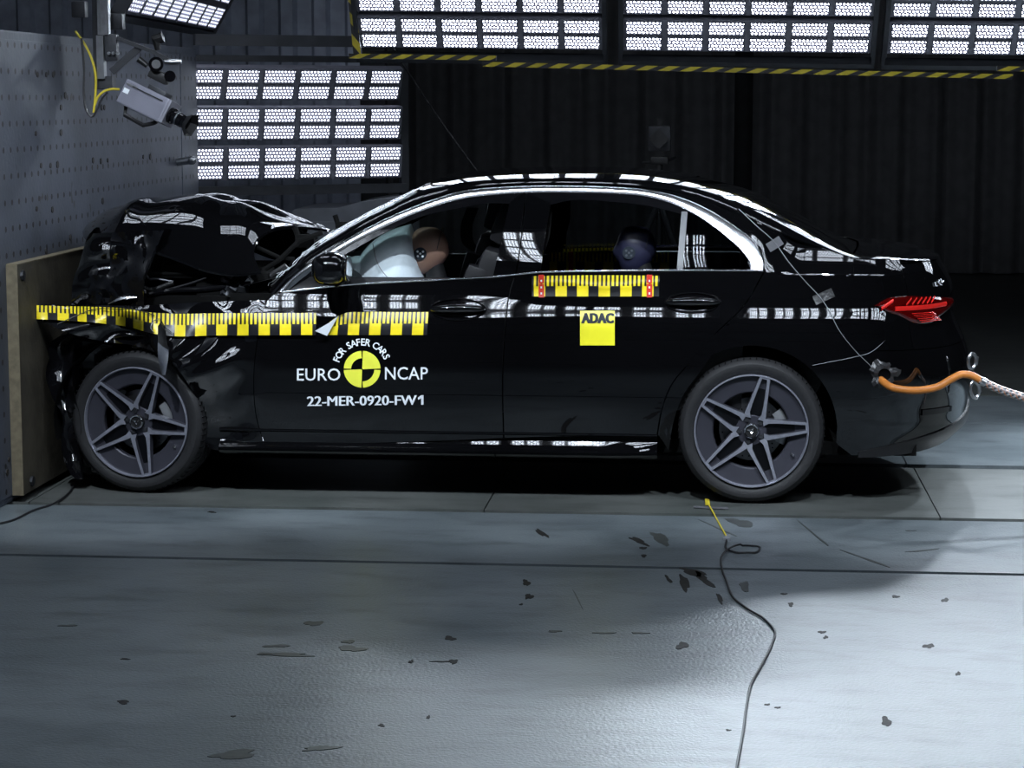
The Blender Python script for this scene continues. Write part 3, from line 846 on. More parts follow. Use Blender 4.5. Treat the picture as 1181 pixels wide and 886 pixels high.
# --- door handles
def handle(px, py, rx, ry, door, side):
    n = 36
    def ring(k, off): 
        pts = np.array([[px + rx * k * math.cos(2 * PI * i / n), py + ry * k * math.sin(2 * PI * i / n)] for i in range(n + 1)])
        p = onbody(pts, off); return p if side == 0 else mir(p)
    A = np.stack([ring(1.06, .001), ring(1.02, .006), ring(.97, .006), ring(.9, -.004), ring(.6, -.02), ring(.02, -.024)])
    MB().grid(A, flip=side == 1).build('handle_recess', M['gloss'], door, merge=.0002, sharp=60)
    rg = ring(1.0, .004)[:-1]; MB().tube(list(rg), .0042, n=8, closed=True).build('recess_rim', PAINT, door)
    pts = onbody(np.array([[px + rx * .97 * t, py + ry * (-.12 + .1 * t * t)] for t in np.linspace(-1, 1, 14)]), .012)
    pts[:, 1] -= .018 * np.clip(np.sin(np.linspace(0, PI, 14)), 0, 1) ** .5
    if side: pts = mir(pts)
    mb = MB().tube(pts, [.010 + .012 * max(0, math.sin(PI * i / 13)) ** .5 for i in range(14)], n=10)
    mb.build('door_handle', PAINT, door)
handle(528, 357, 31, 12, fdoor[0], 0); handle(799, 349, 31, 11.5, rdoor[0], 0)
handle(528, 357, 31, 12, fdoor[1], 1); handle(799, 349, 31, 11.5, rdoor[1], 1)

# --- door mirrors
def mirror(s_):
    c = at_y(np.array(381.), np.array(310.), -1.02); cx, cz = float(c[0]), float(c[2])
    mb = MB().ell((cx, s_ * 1.0, cz), (.085, .125, .075), pw=.75).tube([(cx + .03, s_ * .84, cz - .05), (cx + .01, s_ * .92, cz - .06), (cx, s_ * .98, cz - .05)], [.035, .03, .03])
    o = mb.build('door_mirror', PAINT, car)
    MB().ell((cx + .078, s_ * 1.0, cz), (.008, .10, .058), pw=.8).build('mirror_glass', M['chrome'], o)
    MB().tube([(cx - .02 + .1 * math.sin(a) * 0, s_ * (1.0 - .128 * math.cos(a)), cz + .078 * math.sin(a)) for a in np.linspace(.5, 2.6, 12)], .005).build('mirror_trim', M['gloss'], o)
mirror(-1); mirror(1)

# --- wheels: five double spoked star, aero ring, machined lip
RT = .332
def wheel_meshes():
    me = {}
    # tyre, outer face at h = 0 (towards -y after placement), inner at h = .225
    tr = [(.258, .018), (.262, .006), (.275, .0), (.292, -.006), (.306, -.004), (.318, .006), (.3265, .020), (.3300, .036), (.3315, .058), (.3255, .0585), (.3255, .066), (.332, .0665), (.332, .094), (.326, .0945), (.326, .104), (.332, .1045), (.332, .128), (.326, .1285),
          (.326, .138), (.332, .1385), (.332, .162), (.3255, .1625), (.3255, .170), (.3315, .1705), (.330, .19), (.322, .214), (.30, .228), (.26, .215)]
    mb = MB().lathe(tr, 96); me['tyre'] = mb.mesh('tyre', M['rubber'], sharp=30)
    mb = MB()
    for k in range(72):
        a = 2 * PI * k / 72
        for h0, h1, sk in ((.012, .052, .015), (.176, .212, -.015)):
            R = Euler((0, -a, 0)).to_matrix()
            mb.box(R @ Vector((.3292, (h0 + h1) / 2, 0)), (.006, h1 - h0, .0035), R)
    me['tread_sipe'] = mb.mesh('tread_sipe', M['darkvoid'], smooth=False)
    mb = MB()
    mb.lathe([(.2595, .0), (.2575, -.006), (.2535, -.0065), (.2505, -.001), (.2490, .010)], 96, mi=1)          # machined lip
    mb.lathe([(.2490, .010), (.2455, .014), (.215, .020), (.178, .026), (.1725, .031), (.170, .050), (.1715, .056)], 96, mi=0)     # aero ring
    mb.lathe([(.2595, .0), (.262, .02), (.235, .05), (.232, .17), (.25, .21)], 64, mi=0)                                   # barrel
    me['wheel'] = mb.mesh('wheel', [M['rimdark'], M['rimcut']], sharp=28)
    # spoke pair (points along +x): two bars that meet the neighbours at the hub, dark slot between
    mb = MB()
    for s in (1, -1):
        st_ = []
        for r, off, w in ((.056, .033, .0165), (.080, .0375, .0105), (.12, .0335, .0078), (.18, .0265, .0068), (.235, .0195, .0064), (.252, .0172, .0064)):
            h = -.004 + .020 * ((.252 - r) / .19) ** 1.4
            st_.append([(r, h, s * (off - w)), (r, h, s * (off + w)), (r, h + .028, s * (off + w + .003)), (r, h + .028, s * (off - w - .003))])
        A = np.array(st_)
        n = len(A)
        for i in range(n - 1):
            for j in range(4):
                k = (j + 1) % 4
                mb.add([A[i, j], A[i + 1, j], A[i + 1, k], A[i, k]], [(0, 1, 2, 3)], mi=1 if j == 0 else 0)
        mb.add(A[0], [(0, 1, 2, 3)]); mb.add(A[-1], [(0, 1, 2, 3)])
    mb.box((.249, .004, 0), (.010, .012, .034), mi=1)
    # floor of the slot
    mb.add([(.07, .030, -.034), (.07, .030, .034), (.25, .020, .016), (.25, .020, -.016)], [(0, 1, 2, 3)], mi=2)
    me['spoke'] = mb.mesh('spoke', [M['rimdark'], M['rimcut'], M['gloss']], smooth=False)
    # hub, bolts, cap with three pointed star in a ring
    mb = MB().lathe([(.001, .026), (.066, .026), (.072, .032), (.07, .06)], 40, mi=0)
    me['hub'] = mb.mesh('hub', [M['rimdark']])
    mb = MB().lathe([(.0005, .006), (.028, .006), (.030, .004), (.033, .004), (.0345, .010), (.0345, .03)], 40)
    me['centre_cap'] = mb.mesh('centre_cap', M['plastic'])
    mb = MB().lathe([(.026, .006), (.0265, .001), (.0305, .0), (.033, .003), (.033, .008)], 40)
    for k in range(3):
        a = PI / 2 + 2 * PI * k / 3
        R = Euler((0, -a, 0)).to_matrix()
        vs = [R @ Vector(p) for p in ((.026, .005, 0), (0.004, .005, .0045), (0.004, .005, -.0045), (.012, .0005, 0))]
        mb.add(vs, [(0, 1, 3), (0, 3, 2), (1, 2, 3)])
    me['star_emblem'] = mb.mesh('star_emblem', M['chrome'], smooth=False)
    mb = MB()
    for k in range(5):
        a = 2 * PI * (k + .5) / 5
        c = (.052 * math.cos(a), .018, .052 * math.sin(a))
        mb.cyl(c, (c[0], .034, c[2]), .0105, n=6)
    me['wheel_bolt'] = mb.mesh('wheel_bolt', M['darksteel'], smooth=False)
    mb = MB().lathe([(.07, .078), (.145, .078), (.147, .080), (.147, .10), (.07, .10)], 48)
    mb2 = [(.155, .11), (.06, .11)]
    for k in range(30):
        a = k * 2.399; r = .09 + .045 * ((k * 7) % 10) / 10
        mb.cyl((r * math.cos(a), .0775, r * math.sin(a)), (r * math.cos(a), .079, r * math.sin(a)), .004, n=6, mi=1)
    me['brake_disc'] = mb.mesh('brake_disc', [M['disc'], M['darkvoid']])
    mb = MB()
    n = 12; prof = []
    for i in range(n + 1):
        a = math.radians(-25 + 62 * i / n)
        prof.append([(r * math.cos(a), h, r * math.sin(a)) for r, h in ((.110, .07), (.118, .052), (.155, .050), (.166, .058), (.166, .105))])
    mb.grid(np.array(prof)); me['caliper'] = mb.mesh('caliper', M['caliper'])
    me['valve'] = MB().cyl((.21, .018, 0), (.22, .004, .0), .005, n=8).mesh('valve', M['steel'])
    return me
WM = wheel_meshes()
def place_wheel(x, y, side, spin, steer=0.0, zc=RT, lean=0.0):
    w = bpy.data.objects.new('wheel', WM['wheel']); COL.objects.link(w); w.parent = car
    w.matrix_parent_inverse = Matrix.Translation(-car.location)
    w.matrix_basis = Matrix.Translation((x, y, zc)) @ Euler((lean, 0, steer + (0 if side < 0 else PI))).to_matrix().to_4x4() @ Euler((0, -math.radians(spin), 0)).to_matrix().to_4x4()
    for nm in ('tyre', 'hub', 'centre_cap', 'star_emblem', 'brake_disc', 'wheel_bolt', 'caliper', 'valve'):
        o = bpy.data.objects.new(nm, WM[nm]); COL.objects.link(o); o.parent = w
        if nm in ('caliper',): o.matrix_basis = Euler((0, math.radians(spin), 0)).to_matrix().to_4x4()
        if nm == 'valve': o.matrix_basis = Euler((0, math.radians(spin + 30), 0)).to_matrix().to_4x4()
        if nm == 'wheel_bolt': o['kind'] = 'stuff'
    o = bpy.data.objects.new('tread_sipe', WM['tread_sipe']); COL.objects.link(o); o.parent = w; o['kind'] = 'stuff'
    for k in range(5):
        o = bpy.data.objects.new('spoke', WM['spoke']); COL.objects.link(o); o.parent = w
        o.matrix_basis = Euler((0, -math.radians(72 * k), 0)).to_matrix().to_4x4()
    return w
place_wheel(0.0, -.900, -1, 76.6)
place_wheel(0.0, .900, 1, 20)
fw = place_wheel(-2.845, -.885, -1, 65.8, steer=math.radians(-9))
place_wheel(-2.845, .885, 1, 40, steer=math.radians(-6))

# --- crushed nose
nz = lambda p, s, a: a * noise.noise(Vector(p) * s)
def crumple(A, s, amp, lock=None):
    B = A.copy()
    for i in range(A.shape[0]):
        for j in range(A.shape[1]):
            p = A[i, j]
            B[i, j] = (p[0] + nz((p[0], p[1], p[2]), s, amp), p[1] + nz((p[0] + 5, p[1], p[2]), s, amp), p[2] + nz((p[0], p[1] + 9, p[2]), s, amp))
    return B
def ys(pts, y): return at_y(np.array([p[0] for p in pts], float), np.array([p[1] for p in pts], float), y)
# bonnet: near edge, buckled ridge, far edge; the rear rim curls up
def bonnet():
    Ne = ys([(104, 282), (135, 281), (168, 287), (205, 299), (240, 312), (272, 316), (301, 313)], -.77)
    Ri = np.concatenate([ys([(105, 266), (128, 257), (160, 249), (200, 239), (228, 233.5)], .0), ys([(262, 235.5), (300, 244), (340, 256), (381, 265)], .0)])
    nu, nv = 60, 26
    Bt = resample(Ne, nu); Tp = resample(Ri, nu)
    fr = np.array([Ne[0], (Ne[0] * .55 + Ri[0] * .45) + np.array([-.04, 0, .03]), Ri[0]])
    pr = [(301, 313, -.77), (293, 295, -.71), (297, 277, -.62), (310, 266.5, -.52), (335, 261.5, -.34), (381, 265, 0)]
    rr_ = np.array([at_y(np.array(float(a)), np.array(float(b)), c) for a, b, c in pr])
    L = resample(fr, nv); R = resample(rr_, nv)
    u = np.linspace(0, 1, nu)[:, None, None]; v = np.linspace(0, 1, nv)[None, :, None]
    A = ((1 - v) * Bt[:, None] + v * Tp[:, None] + (1 - u) * L[None] + u * R[None] - ((1 - u) * (1 - v) * Bt[0] + u * (1 - v) * Bt[-1] + (1 - u) * v * Tp[0] + u * v * Tp[-1]))
    bul = .085 * np.clip(np.sin(PI * v[..., 0]), 0, 1) ** .8 * np.clip(np.sin(PI * np.clip(u[..., 0] * 1.02, 0, 1)), 0, 1) ** .6
    A[..., 2] += bul; A[..., 1] -= bul * .25
    # creases of the buckled sheet
    for i in range(nu):
        for j in range(nv):
            e = max(0, math.sin(PI * j / (nv - 1))) ** .5 * max(0, math.sin(PI * i / (nu - 1))) ** .5
            p = A[i, j]
            A[i, j, 2] += e * (.020 * math.sin(9 * p[0] + 4 * p[1]) + .016 * noise.noise(Vector(p) * 4) - .03 * math.exp(-((p[0] + 2.62 + .25 * p[1]) / .07) ** 2) + .022 * math.exp(-((p[0] + 2.85 - .2 * p[1]) / .05) ** 2))
            A[i, j, 1] += e * .012 * noise.noise(Vector(p) * 5 + Vector((3, 1, 0)))
    # far half mirrored, a little lower
    Bm = A[:, ::-1].copy(); Bm[..., 1] *= -1
    Bm[..., 2] -= .05 * (np.abs(Bm[..., 1]) / .77)
    full = np.concatenate([A, Bm[:, 1:]], 1)
    mb = MB().grid(full, flip=True); dn = full.copy(); dn[..., 2] -= .012; dn[..., 1] *= .996; mb.grid(dn)
    for a, b in ((full[:, 0], dn[:, 0]), (full[:, -1], dn[:, -1]), (full[0], dn[0]), (full[-1], dn[-1])): mb.grid(np.stack([a, b]))
    mb.build('bonnet', PAINT, car, merge=.0002, sharp=50)
bonnet()
# folded front end: from the bonnet nose down to the floor side
def side_caps(mb, A):
    n = A.shape[1]
    for r, sg in ((A[0], -1), (A[-1], 1)):
        a, b = resample(r[:n // 2], 26), resample(r[n // 2:][::-1], 26)
        G = np.stack([a * (1 - t) + b * t for t in np.linspace(0, 1, 24)])
        for i in range(1, 23):
            for j in range(26):
                p = G[i, j]; w = math.sin(PI * i / 23)
                f = abs(noise.noise(Vector((p[0] * 6, sg * 3, p[2] * 8)))) * .085 + noise.noise(Vector((p[0] * 16, sg, p[2] * 12))) * .014
                G[i, j, 1] -= sg * (f + .02) * w ** .5
        mb.grid(G)
def nose():
    Lp = [(104, 269), (97, 290), (88, 315), (81, 340), (80, 362), (80, 388)]
    rows = []
    for y in np.linspace(-.80, .80, 33):
        k = (abs(y) / .8)
        bow = -.05 * (1 - k ** 2)
        prof = ys(Lp, -.80); q = resample(prof, 16)
        q[:, 0] += bow * np.linspace(0.2, 1, 16); q[:, 1] = y; q[:, 0] = np.maximum(q[:, 0], -3.285)
        back = q[::-1].copy(); back[:, 0] += .34; back[:, 2] -= .05 * np.linspace(1, 0, 16)
        rows.append(np.concatenate([q, back]))
    A = crumple(np.array(rows), 7, .030); A[..., 0] = np.maximum(A[..., 0], -3.285)
    mb = MB().grid(A); n = A.shape[1]
    side_caps(mb, A)
    mb.build('crushed_front_panel', PAINT, car, sharp=30)
    Lp = [(80, 384), (62, 392), (54, 410), (56, 440), (66, 465), (72, 500), (76, 535), (90, 553)]
    rows = []
    for y in np.linspace(-.84, .84, 33):
        k = abs(y) / .84
        prof = ys(Lp, -.84); q = resample(prof, 18)
        q[:, 0] -= .03 * (1 - k ** 2); q[:, 1] = y
        q[:, 0] = np.maximum(q[:, 0], -3.285)
        back = q[::-1].copy(); back[:, 0] = q[::-1][:, 0] * .3 + (-3.10) * .7 if k > .8 else -2.75
        rows.append(np.concatenate([q, back]))
    A = crumple(np.array(rows), 8, .035); A[..., 0] = np.maximum(A[..., 0], -3.285); A[..., 2] = np.maximum(A[..., 2], .05)
    mb = MB().grid(A); n = A.shape[1]
    side_caps(mb, A)
    mb.build('crushed_front_bumper', M['gloss'], car, sharp=30)
nose()
MB().tube(resample(onbody(np.array([(66, 374), (84, 366), (104, 358), (135, 356.5), (165, 359), (178, 364)], float), .03), 30), .0022, n=6).build('loose_wire', M['wireblack'], car)
MB().tube(resample(onbody(np.array([(178, 384), (174, 378), (178, 370), (184, 368), (190, 377), (201, 386)], float), .032), 30), .0018, n=6).build('loose_wire', M['chrome'], car)
# engine bay odds and ends seen under the lifted bonnet
mb = MB()
mb.box((-2.62, -.30, .92), (.75, .8, .2), bev=.03).box((-2.72, -.62, .95), (.3, .16, .12), bev=.02)
mb.build('engine_cover', M['darkvoid'], car)
for pts, r, m in (([(120, 330), (150, 322), (170, 334), (200, 326)], .012, 'plastic'), ([(150, 300), (168, 292), (180, 302)], .010, 'plastic'), ([(120, 345), (160, 341), (210, 330), (252, 316)], .008, 'gloss'),
                  ([(108, 318), (130, 309), (148, 316)], .009, 'plastic'), ([(150, 345), (190, 336), (240, 333), (290, 326)], .014, 'gloss'), ([(160, 326), (176, 322), (200, 325)], .006, 'darksteel')):
    MB().tube(resample(ys(pts, -.70), 20), r).build('engine_hose', M[m], car)
rr = random.Random(8)
for k in range(11):
    px = 256 + rr.random() * 36; py = 318 + rr.random() * 22
    p = at_y(np.array(px), np.array(py), -.70)
    MB().box(tuple(p), (.018 + rr.random() * .03, .02, .012 + rr.random() * .022), Euler((rr.random(), rr.random(), rr.random())).to_matrix()).build('broken_clip', M['steel' if k % 3 == 0 else 'darksteel'], car, smooth=False)
p = ys([(125, 351), (142, 345), (158, 343)], -.80)
MB().tube(resample(p, 10), [.004 + .010 * math.sin(PI * i / 9) for i in range(10)]).build('headlamp_shard', M['chrome'], car, label='bright shard of the broken headlamp')
MB().tube(resample(ys([(156, 329), (157, 336)], -.72), 4), .006).build('engine_fitting', M['steel'], car)
# cowl, wipers and bonnet hinges
mb = MB().box((-2.34, 0, .945), (.34, 1.36, .05)).build('cowl_panel', M['darkvoid'], car, smooth=False)
for s_ in (-1, 1):
    q = lambda l, y: [tuple(a) for a in ys(l, y)] if s_ < 0 else [(a[0], -a[1], a[2]) for a in ys(l, y)]
    mb = MB().tube(q([(294, 318), (322, 300), (345, 278), (372, 268)], -.60), .012).tube(q([(296, 285), (322, 297), (350, 300)], -.58), .010).tube(q([(340, 262), (346, 280), (360, 285)], -.55), .014)
    mb.box(q([(352, 278)], -.55)[0], (.09, .03, .06)).build('bonnet_hinge', M['darkvoid'], car)
mb = MB().tube(resample(ys([(302, 327), (316, 315), (330, 306)], -.66), 10), .012).build('wiper_arm', M['plastic'], car)
# cracks in the windscreen: thin bright fracture lines along its near edge
rr = random.Random(5)
Wc = W1[:, VA:NV - VA]
mb = MB()
for k in range(26):
    i = rr.randint(4, 36); j = rr.randint(0, 3); pts = []
    di = rr.choice((-1, 1)); dj = rr.random() * 1.2
    for t in range(rr.randint(3, 7)):
        ii = min(max(i + di * t, 0), 39); jj = min(int(j + dj * t), 30)
        p = Wc[ii, jj]; pts.append((p[0] + rr.uniform(-.006, .006), p[1] + rr.uniform(-.006, .006), p[2] + .002))
    mb.tube(pts, .0011, n=4)
mb.build('glass_crack', M['white'], wind, kind='stuff')

# --- cabin
mb = MB().box((-.75, 0, .24), (3.0, 1.56, .06)).build('cabin_floor', M['darkvoid'], car, smooth=False)
A = np.zeros((10, 2, 3))
mb = MB()
for i, (x, z) in enumerate(((-2.36, .96), (-2.2, 1.0), (-1.98, 1.035), (-1.86, 1.03), (-1.80, .98), (-1.80, .86), (-1.86, .7), (-2.0, .6), (-2.2, .5), (-2.4, .5))):
    A[i, 0] = (x, -.76, z); A[i, 1] = (x, .76, z)
mb.grid(A).build('dashboard', M['seat'], car)
for s_ in (-1, 1):
    mb = MB().box((-1.35, s_ * .80, .70), (1.6, .05, .62), bev=.02).build('door_lining', M['seat'], fdoor[0 if s_ < 0 else 1])
    mb = MB().box((-.35, s_ * .80, .72), (.62, .05, .62), bev=.02).build('door_lining', M['seat'], rdoor[0 if s_ < 0 else 1])
def seat(y, xh, rec, label=None, head=True):
    o = MB().box((xh - .28, y, .46), (.52, .50, .20), bev=.07).build('front_seat', M['seat'], car)
    R = Euler((0, rec, 0)).to_matrix()
    base = Vector((xh - .04, y, .52))
    c = base + R @ Vector((0, 0, .31))
    MB().box(c, (.16, .48, .66), R, bev=.065).build('backrest', M['seat'], o)
    for s_ in (-1, 1):
        MB().box(base + R @ Vector((-.06, s_ * .20, .28)), (.12, .09, .52), R, bev=.04).build('bolster', M['seat'], o)
    h = base + R @ Vector((-.03, 0, .76))
    MB().box(h, (.11, .27, .21), R, bev=.05).build('headrest', M['seat'], o)
    mb = MB()
    for s_ in (-.06, .06): mb.cyl(base + R @ Vector((-.01, s_, .6)), base + R @ Vector((-.02, s_, .72)), .008)
    mb.build('headrest_post', M['steel'], o)
seat(-.38, -1.36, math.radians(21)); seat(.38, -1.40, math.radians(15))
mb = MB().box((-.02, 0, .46), (.50, 1.3, .22), bev=.06).build('rear_bench', M['seat'], car)
MB().box((.34, 0, .76), (.16, 1.32, .62), Euler((0, math.radians(22), 0)).to_matrix(), bev=.05).build('rear_backrest', M['seat'], car)
MB().box((.55, 0, 1.0), (.46, 1.35, .03)).build('parcel_shelf', M['seat'], car)
# far centre pillar with a hanging belt
for s_ in (-1, 1):
    mb = MB().grid(np.array([[(-1.13, s_ * .79, 1.02), (-.98, s_ * .79, 1.02)], [(-1.06, s_ * .70, 1.2), (-.93, s_ * .70, 1.2)], [(-1.04, s_ * .60, 1.39), (-.92, s_ * .60, 1.39)]]))
    mb.build('centre_pillar_lining', M['darkvoid'], car)
p = ys([(545, 240), (538, 262), (541, 282), (551, 290)], .50)
mb = MB()
Q = resample(p, 16); mb.grid(np.stack([Q + np.array([-.03, 0, 0]), Q + np.array([.03, .01, 0])])); mb.build('seat_belt', M['plastic'], car)
# roof lining and dark inner skin
Rf = rows_between(iH, iR, 30)[:, 6:-6].copy(); Rf[..., 2] -= .035
MB().grid(Rf).build('roof_lining', mat('headliner', (.02, .02, .022), rough=.9), car)
# steering wheel and driver airbag
sw = Vector((-1.70, -.38, .98)); Rs = Euler((0, math.radians(-64), 0)).to_matrix()
MB().tube([sw + Rs @ Vector((.185 * math.cos(a), .185 * math.sin(a), 0)) for a in np.linspace(0, 2 * PI, 32, endpoint=False)], .016, closed=True).build('steering_wheel', M['seat'], car)
def airbag():
    # inflated cushion lying between wheel and face, outline from its visible silhouette
    base_l = [(400, 330), (412, 305), (420, 290), (432, 277), (450, 266), (474, 258)]
    base_r = [(497, 335), (490, 318), (485, 302), (480, 285), (477, 270), (474, 258)]
    L = ys(base_l, -.40); R_ = ys(base_r, -.40); n = 26
    L = resample(L, n); R_ = resample(R_, n)
    rows = []
    for i in range(n):
        c = (L[i] + R_[i]) / 2; w = np.linalg.norm(R_[i] - L[i]) / 2; d = (R_[i] - L[i]) / max(2 * w, 1e-6)
        ring = []
        th = .24 * math.sin(PI * (0.5 + .5 * i / (n - 1))) ** .6 if i < n - 1 else .0
        for k in range(28):
            a = 2 * PI * k / 28
            q = c + d * w * math.copysign(abs(math.cos(a)) ** .8, math.cos(a)) + np.array([0, 1, 0]) * th * math.copysign(abs(math.sin(a)) ** .8, math.sin(a))
            ring.append(q)
        ring.append(ring[0]); rows.append(ring)
    A = np.array(rows)
    o = MB().grid(A).build('airbag', M['airbag'], car, merge=.0005, sharp=70, label='inflated pale driver airbag')
    # seam and a line of print on the near side
    pts = ys([(430, 281), (432, 292), (436, 305), (452, 326)], -.655)
    MB().tube(resample(pts, 14), .0016, n=5).build('airbag_seam', M['greytape'], o)
    return o
airbag()
mb = MB().ell(tuple(at_y(np.array(412.), np.array(312.), -.45)), (.07, .16, .07)).build('folded_airbag_flap', M['airbag'], car, label='second pale airbag flap by the dashboard')

# ------------------------------------------------------------------ crash test dummies
def dummy(hx, hy, px_r, label, skin_m, s=1.0, lean=0.3, seat_x=0.3, face_drop=0.0):
    """head centre in world; the body is one skinned surface that sits on the seat"""
    h = Vector((hx, hy, 0)) if False else Vector(px_r)
    root = thing('crash_test_dummy', label, 'dummy', (h.x + seat_x, h.y, .56))
    neck = h + Vector((.035, 0, -.13)); chest = h + Vector((.10 + lean * .25, 0, -.36)); hip = Vector((h.x + seat_x, h.y, .62))
    J = [hip, (hip + chest) / 2, chest, neck]
    V = [Vector(a) for a in J]; Ed = [(0, 1), (1, 2), (2, 3)]; Rr = [.15, .135, .155, .06]
    def limb(st_, pts, rad):
        a = st_
        for p, r in zip(pts, rad):
            V.append(Vector(p)); Rr.append(r); Ed.append((a, len(V) - 1)); a = len(V) - 1
        return a
    hands = []
    for s_ in (-1, 1):
        sh = chest + Vector((.0, s_ * .19, .06))
        limb(2, [sh, sh + Vector((-.10, s_ * .05, -.24)), sh + Vector((-.30, s_ * .0, -.28)), sh + Vector((-.38, s_ * -.02, -.27))], [.065, .05, .04, .03])
        hands.append((sh + Vector((-.38, s_ * -.02, -.27)), s_))
        hp = hip + Vector((-.02, s_ * .10, .0))
        limb(0, [hp, hp + Vector((-.40, s_ * .06, .06)), hp + Vector((-.62, s_ * .05, -.26)), hp + Vector((-.70, s_ * .05, -.27))], [.095, .07, .05, .04])
    me = bpy.data.meshes.new('body'); me.from_pydata([v[:] for v in V], Ed, []); me.update()
    tmp = bpy.data.objects.new('body_tmp', me); COL.objects.link(tmp)
    sk = tmp.modifiers.new('skin', 'SKIN'); sk.use_smooth_shade = True
    for i, r in enumerate(Rr):
        d = me.skin_vertices[0].data[i]; d.radius = (r, r); d.use_root = (i == 0)
    sb = tmp.modifiers.new('sub', 'SUBSURF'); sb.levels = 2; sb.render_levels = 2
    dg = bpy.context.evaluated_depsgraph_get(); ev = tmp.evaluated_get(dg)
    m2 = bpy.data.meshes.new_from_object(ev); m2.name = 'body'
    bpy.data.objects.remove(tmp)
    m2.materials.clear(); m2.materials.append(M['dummyblue'])
    b = bpy.data.objects.new('body', m2); COL.objects.link(b); b.parent = root; b.matrix_parent_inverse = Matrix.Translation(-root.location)
    # head: skull, flat face plane, jaw, chin line; skull cap seam; target disc with five pale dots
    mb = MB()
    nu, nv = 36, 26; A = np.zeros((nv, nu + 1, 3))
    for j in range(nv):
        t = -1 + 2 * j / (nv - 1); a = t * PI / 2
        for i in range(nu + 1):
            q = 2 * PI * i / nu
            r = max(0, math.cos(a)) ** .75
            x = .098 * r * math.cos(q); y = .076 * r * math.sin(q); z = .112 * math.sin(a)
            if z < -.02: x = x * (1 - .22 * ((-z - .02) / .09)) - .018 * ((-z - .02) / .09)      # jaw forward, nape drawn in
            if x < -.06: x = -.06 - (-.06 - x) * .78
            x += -.020 * math.exp(-((y / .016) ** 2 + ((z + .012) / .03) ** 2)) if x < -.04 else 0       # nose
            x += .008 * math.exp(-(((abs(y) - .034) / .014) ** 2 + ((z - .018) / .012) ** 2)) if x < -.04 else 0   # eye sockets
            x += .005 * math.exp(-((y / .03) ** 2 + ((z + .058) / .006) ** 2)) if x < -.03 else 0          # mouth
            A[j, i] = (h.x + x, h.y + y, h.z + z)
    hd = mb.grid(A).build('head', skin_m, root, merge=.0003, sharp=70)
    MB().tube([(h.x + .052 + .02 * math.cos(a), h.y + .0645 * math.sin(a), h.z + .02 + .092 * math.cos(a)) for a in np.linspace(-2.0, 2.0, 30)], .0018, n=5).build('skull_cap_seam', M['wireblack'], hd)
    MB().cyl(neck + Vector((-.012, 0, .06)), neck + Vector((.02, 0, -.06)), .05, n=20).build('neck', M['plastic'], root)
    cx = h.x - .028; cz = h.z - .010; yb = h.y - .0745
    tg = MB().cyl((cx, yb + .01, cz), (cx, yb - .0025, cz), .030, n=24).build('head_target', M['ink'], hd)
    for dx, dz in ((0, 0), (.013, .010), (-.013, .010), (.011, -.013), (-.012, -.012)):
        MB().cyl((cx + dx, yb - .002, cz + dz), (cx + dx, yb - .004, cz + dz), .0055, n=10).build('target_dot', M['white'] if skin_m is M['dummy'] else M['bargrey'], tg)  # rear dummy's dots are greyed, putting the cabin's dimness into the colour
    MB().box(neck + Vector((.03, -.07, -.045)), (.075, .02, .075), Euler((0, .3, 0)).to_matrix(), bev=.004).build('collar', M['dummyblue'], root)
    for (p, s_) in hands:
        mb = MB().ell(p + Vector((-.03, 0, 0)), (.045, .036, .016))
        for k in range(4): mb.tube([p + Vector((-.06, -.026 + .017 * k, .0)), p + Vector((-.095, -.028 + .018 * k, -.006)), p + Vector((-.115 + .006 * abs(k - 1.5), -.028 + .018 * k, -.025))], [.0085, .008, .007], n=8)
        mb.tube([p + Vector((-.02, -s_ * .03, 0)), p + Vector((-.045, -s_ * .055, -.006)), p + Vector((-.07, -s_ * .058, -.015))], [.010, .0095, .008], n=8)
        mb.build('hand', skin_m, root)
    return root
dummy(0, 0, tuple(at_y(np.array(494.), np.array(289.), -.42)), 'brown headed crash test dummy behind the airbag in the front seat', M['dummy'], seat_x=.16)
dummy(0, 0, tuple(at_y(np.array(733.), np.array(288.), -.40)), 'dark blue headed crash test dummy sitting in the rear seat', M['dummydark'], seat_x=.30)

# ------------------------------------------------------------------ tapes, stickers, lettering
def tape(name, top, bot, label, group=None, n=80, nv=9, period=.0985, off=.004, u0=0.0, smooth=True, bulge=None, body=onbody):
    T, B = resample(top, n, smooth), resample(bot, n, smooth)
    A = np.stack([B * (1 - t) + T * t for t in np.linspace(0, 1, nv)], 1)
    A = body(A, off)
    if bulge is not None:
        for i in range(n):
            for j in range(nv): A[i, j, 1] -= bulge(i / (n - 1), j / (nv - 1))
    L = np.r_[0, np.cumsum(np.linalg.norm(np.diff(A[:, nv // 2], axis=0), axis=1))] / period + u0
    uv = np.zeros((n, nv, 2)); uv[..., 0] = L[:, None]; uv[..., 1] = np.linspace(0, 1, nv)[None]
    o = MB().grid(A, uv=uv).build(name, M['tape'])
    return tag(o, label, 'tape', group)
tape('measuring_tape', [(38, 352), (70, 353), (112, 354), (150, 356.5), (175, 360.5), (190, 361.5), (250, 361.5), (364.5, 361)], [(38, 368), (70, 369.5), (112, 372.5), (150, 377.5), (175, 384.5), (190, 387), (250, 387), (364.5, 386.5)],
     'long yellow and black measuring tape bent along the crushed front wing', n=200, u0=-.17, off=.018)
tape('measuring_tape', [(381, 371), (388, 366), (397, 361.5), (420, 360), (460, 360), (494, 360)], [(376, 386.5), (384, 386.5), (395, 386.5), (420, 386.5), (460, 386.5), (492.5, 386.5)],
     'short measuring tape on the front door with a peeled corner', n=60, u0=.02, bulge=lambda u, v: .018 * max(0, 1 - u / .25) * v)
tp = onbody(np.array([[365.5, 380.5], [381, 371.5], [391, 364], [378, 387]], float), .012); tp[:, 1] -= np.array([.05, .03, .02, .02])
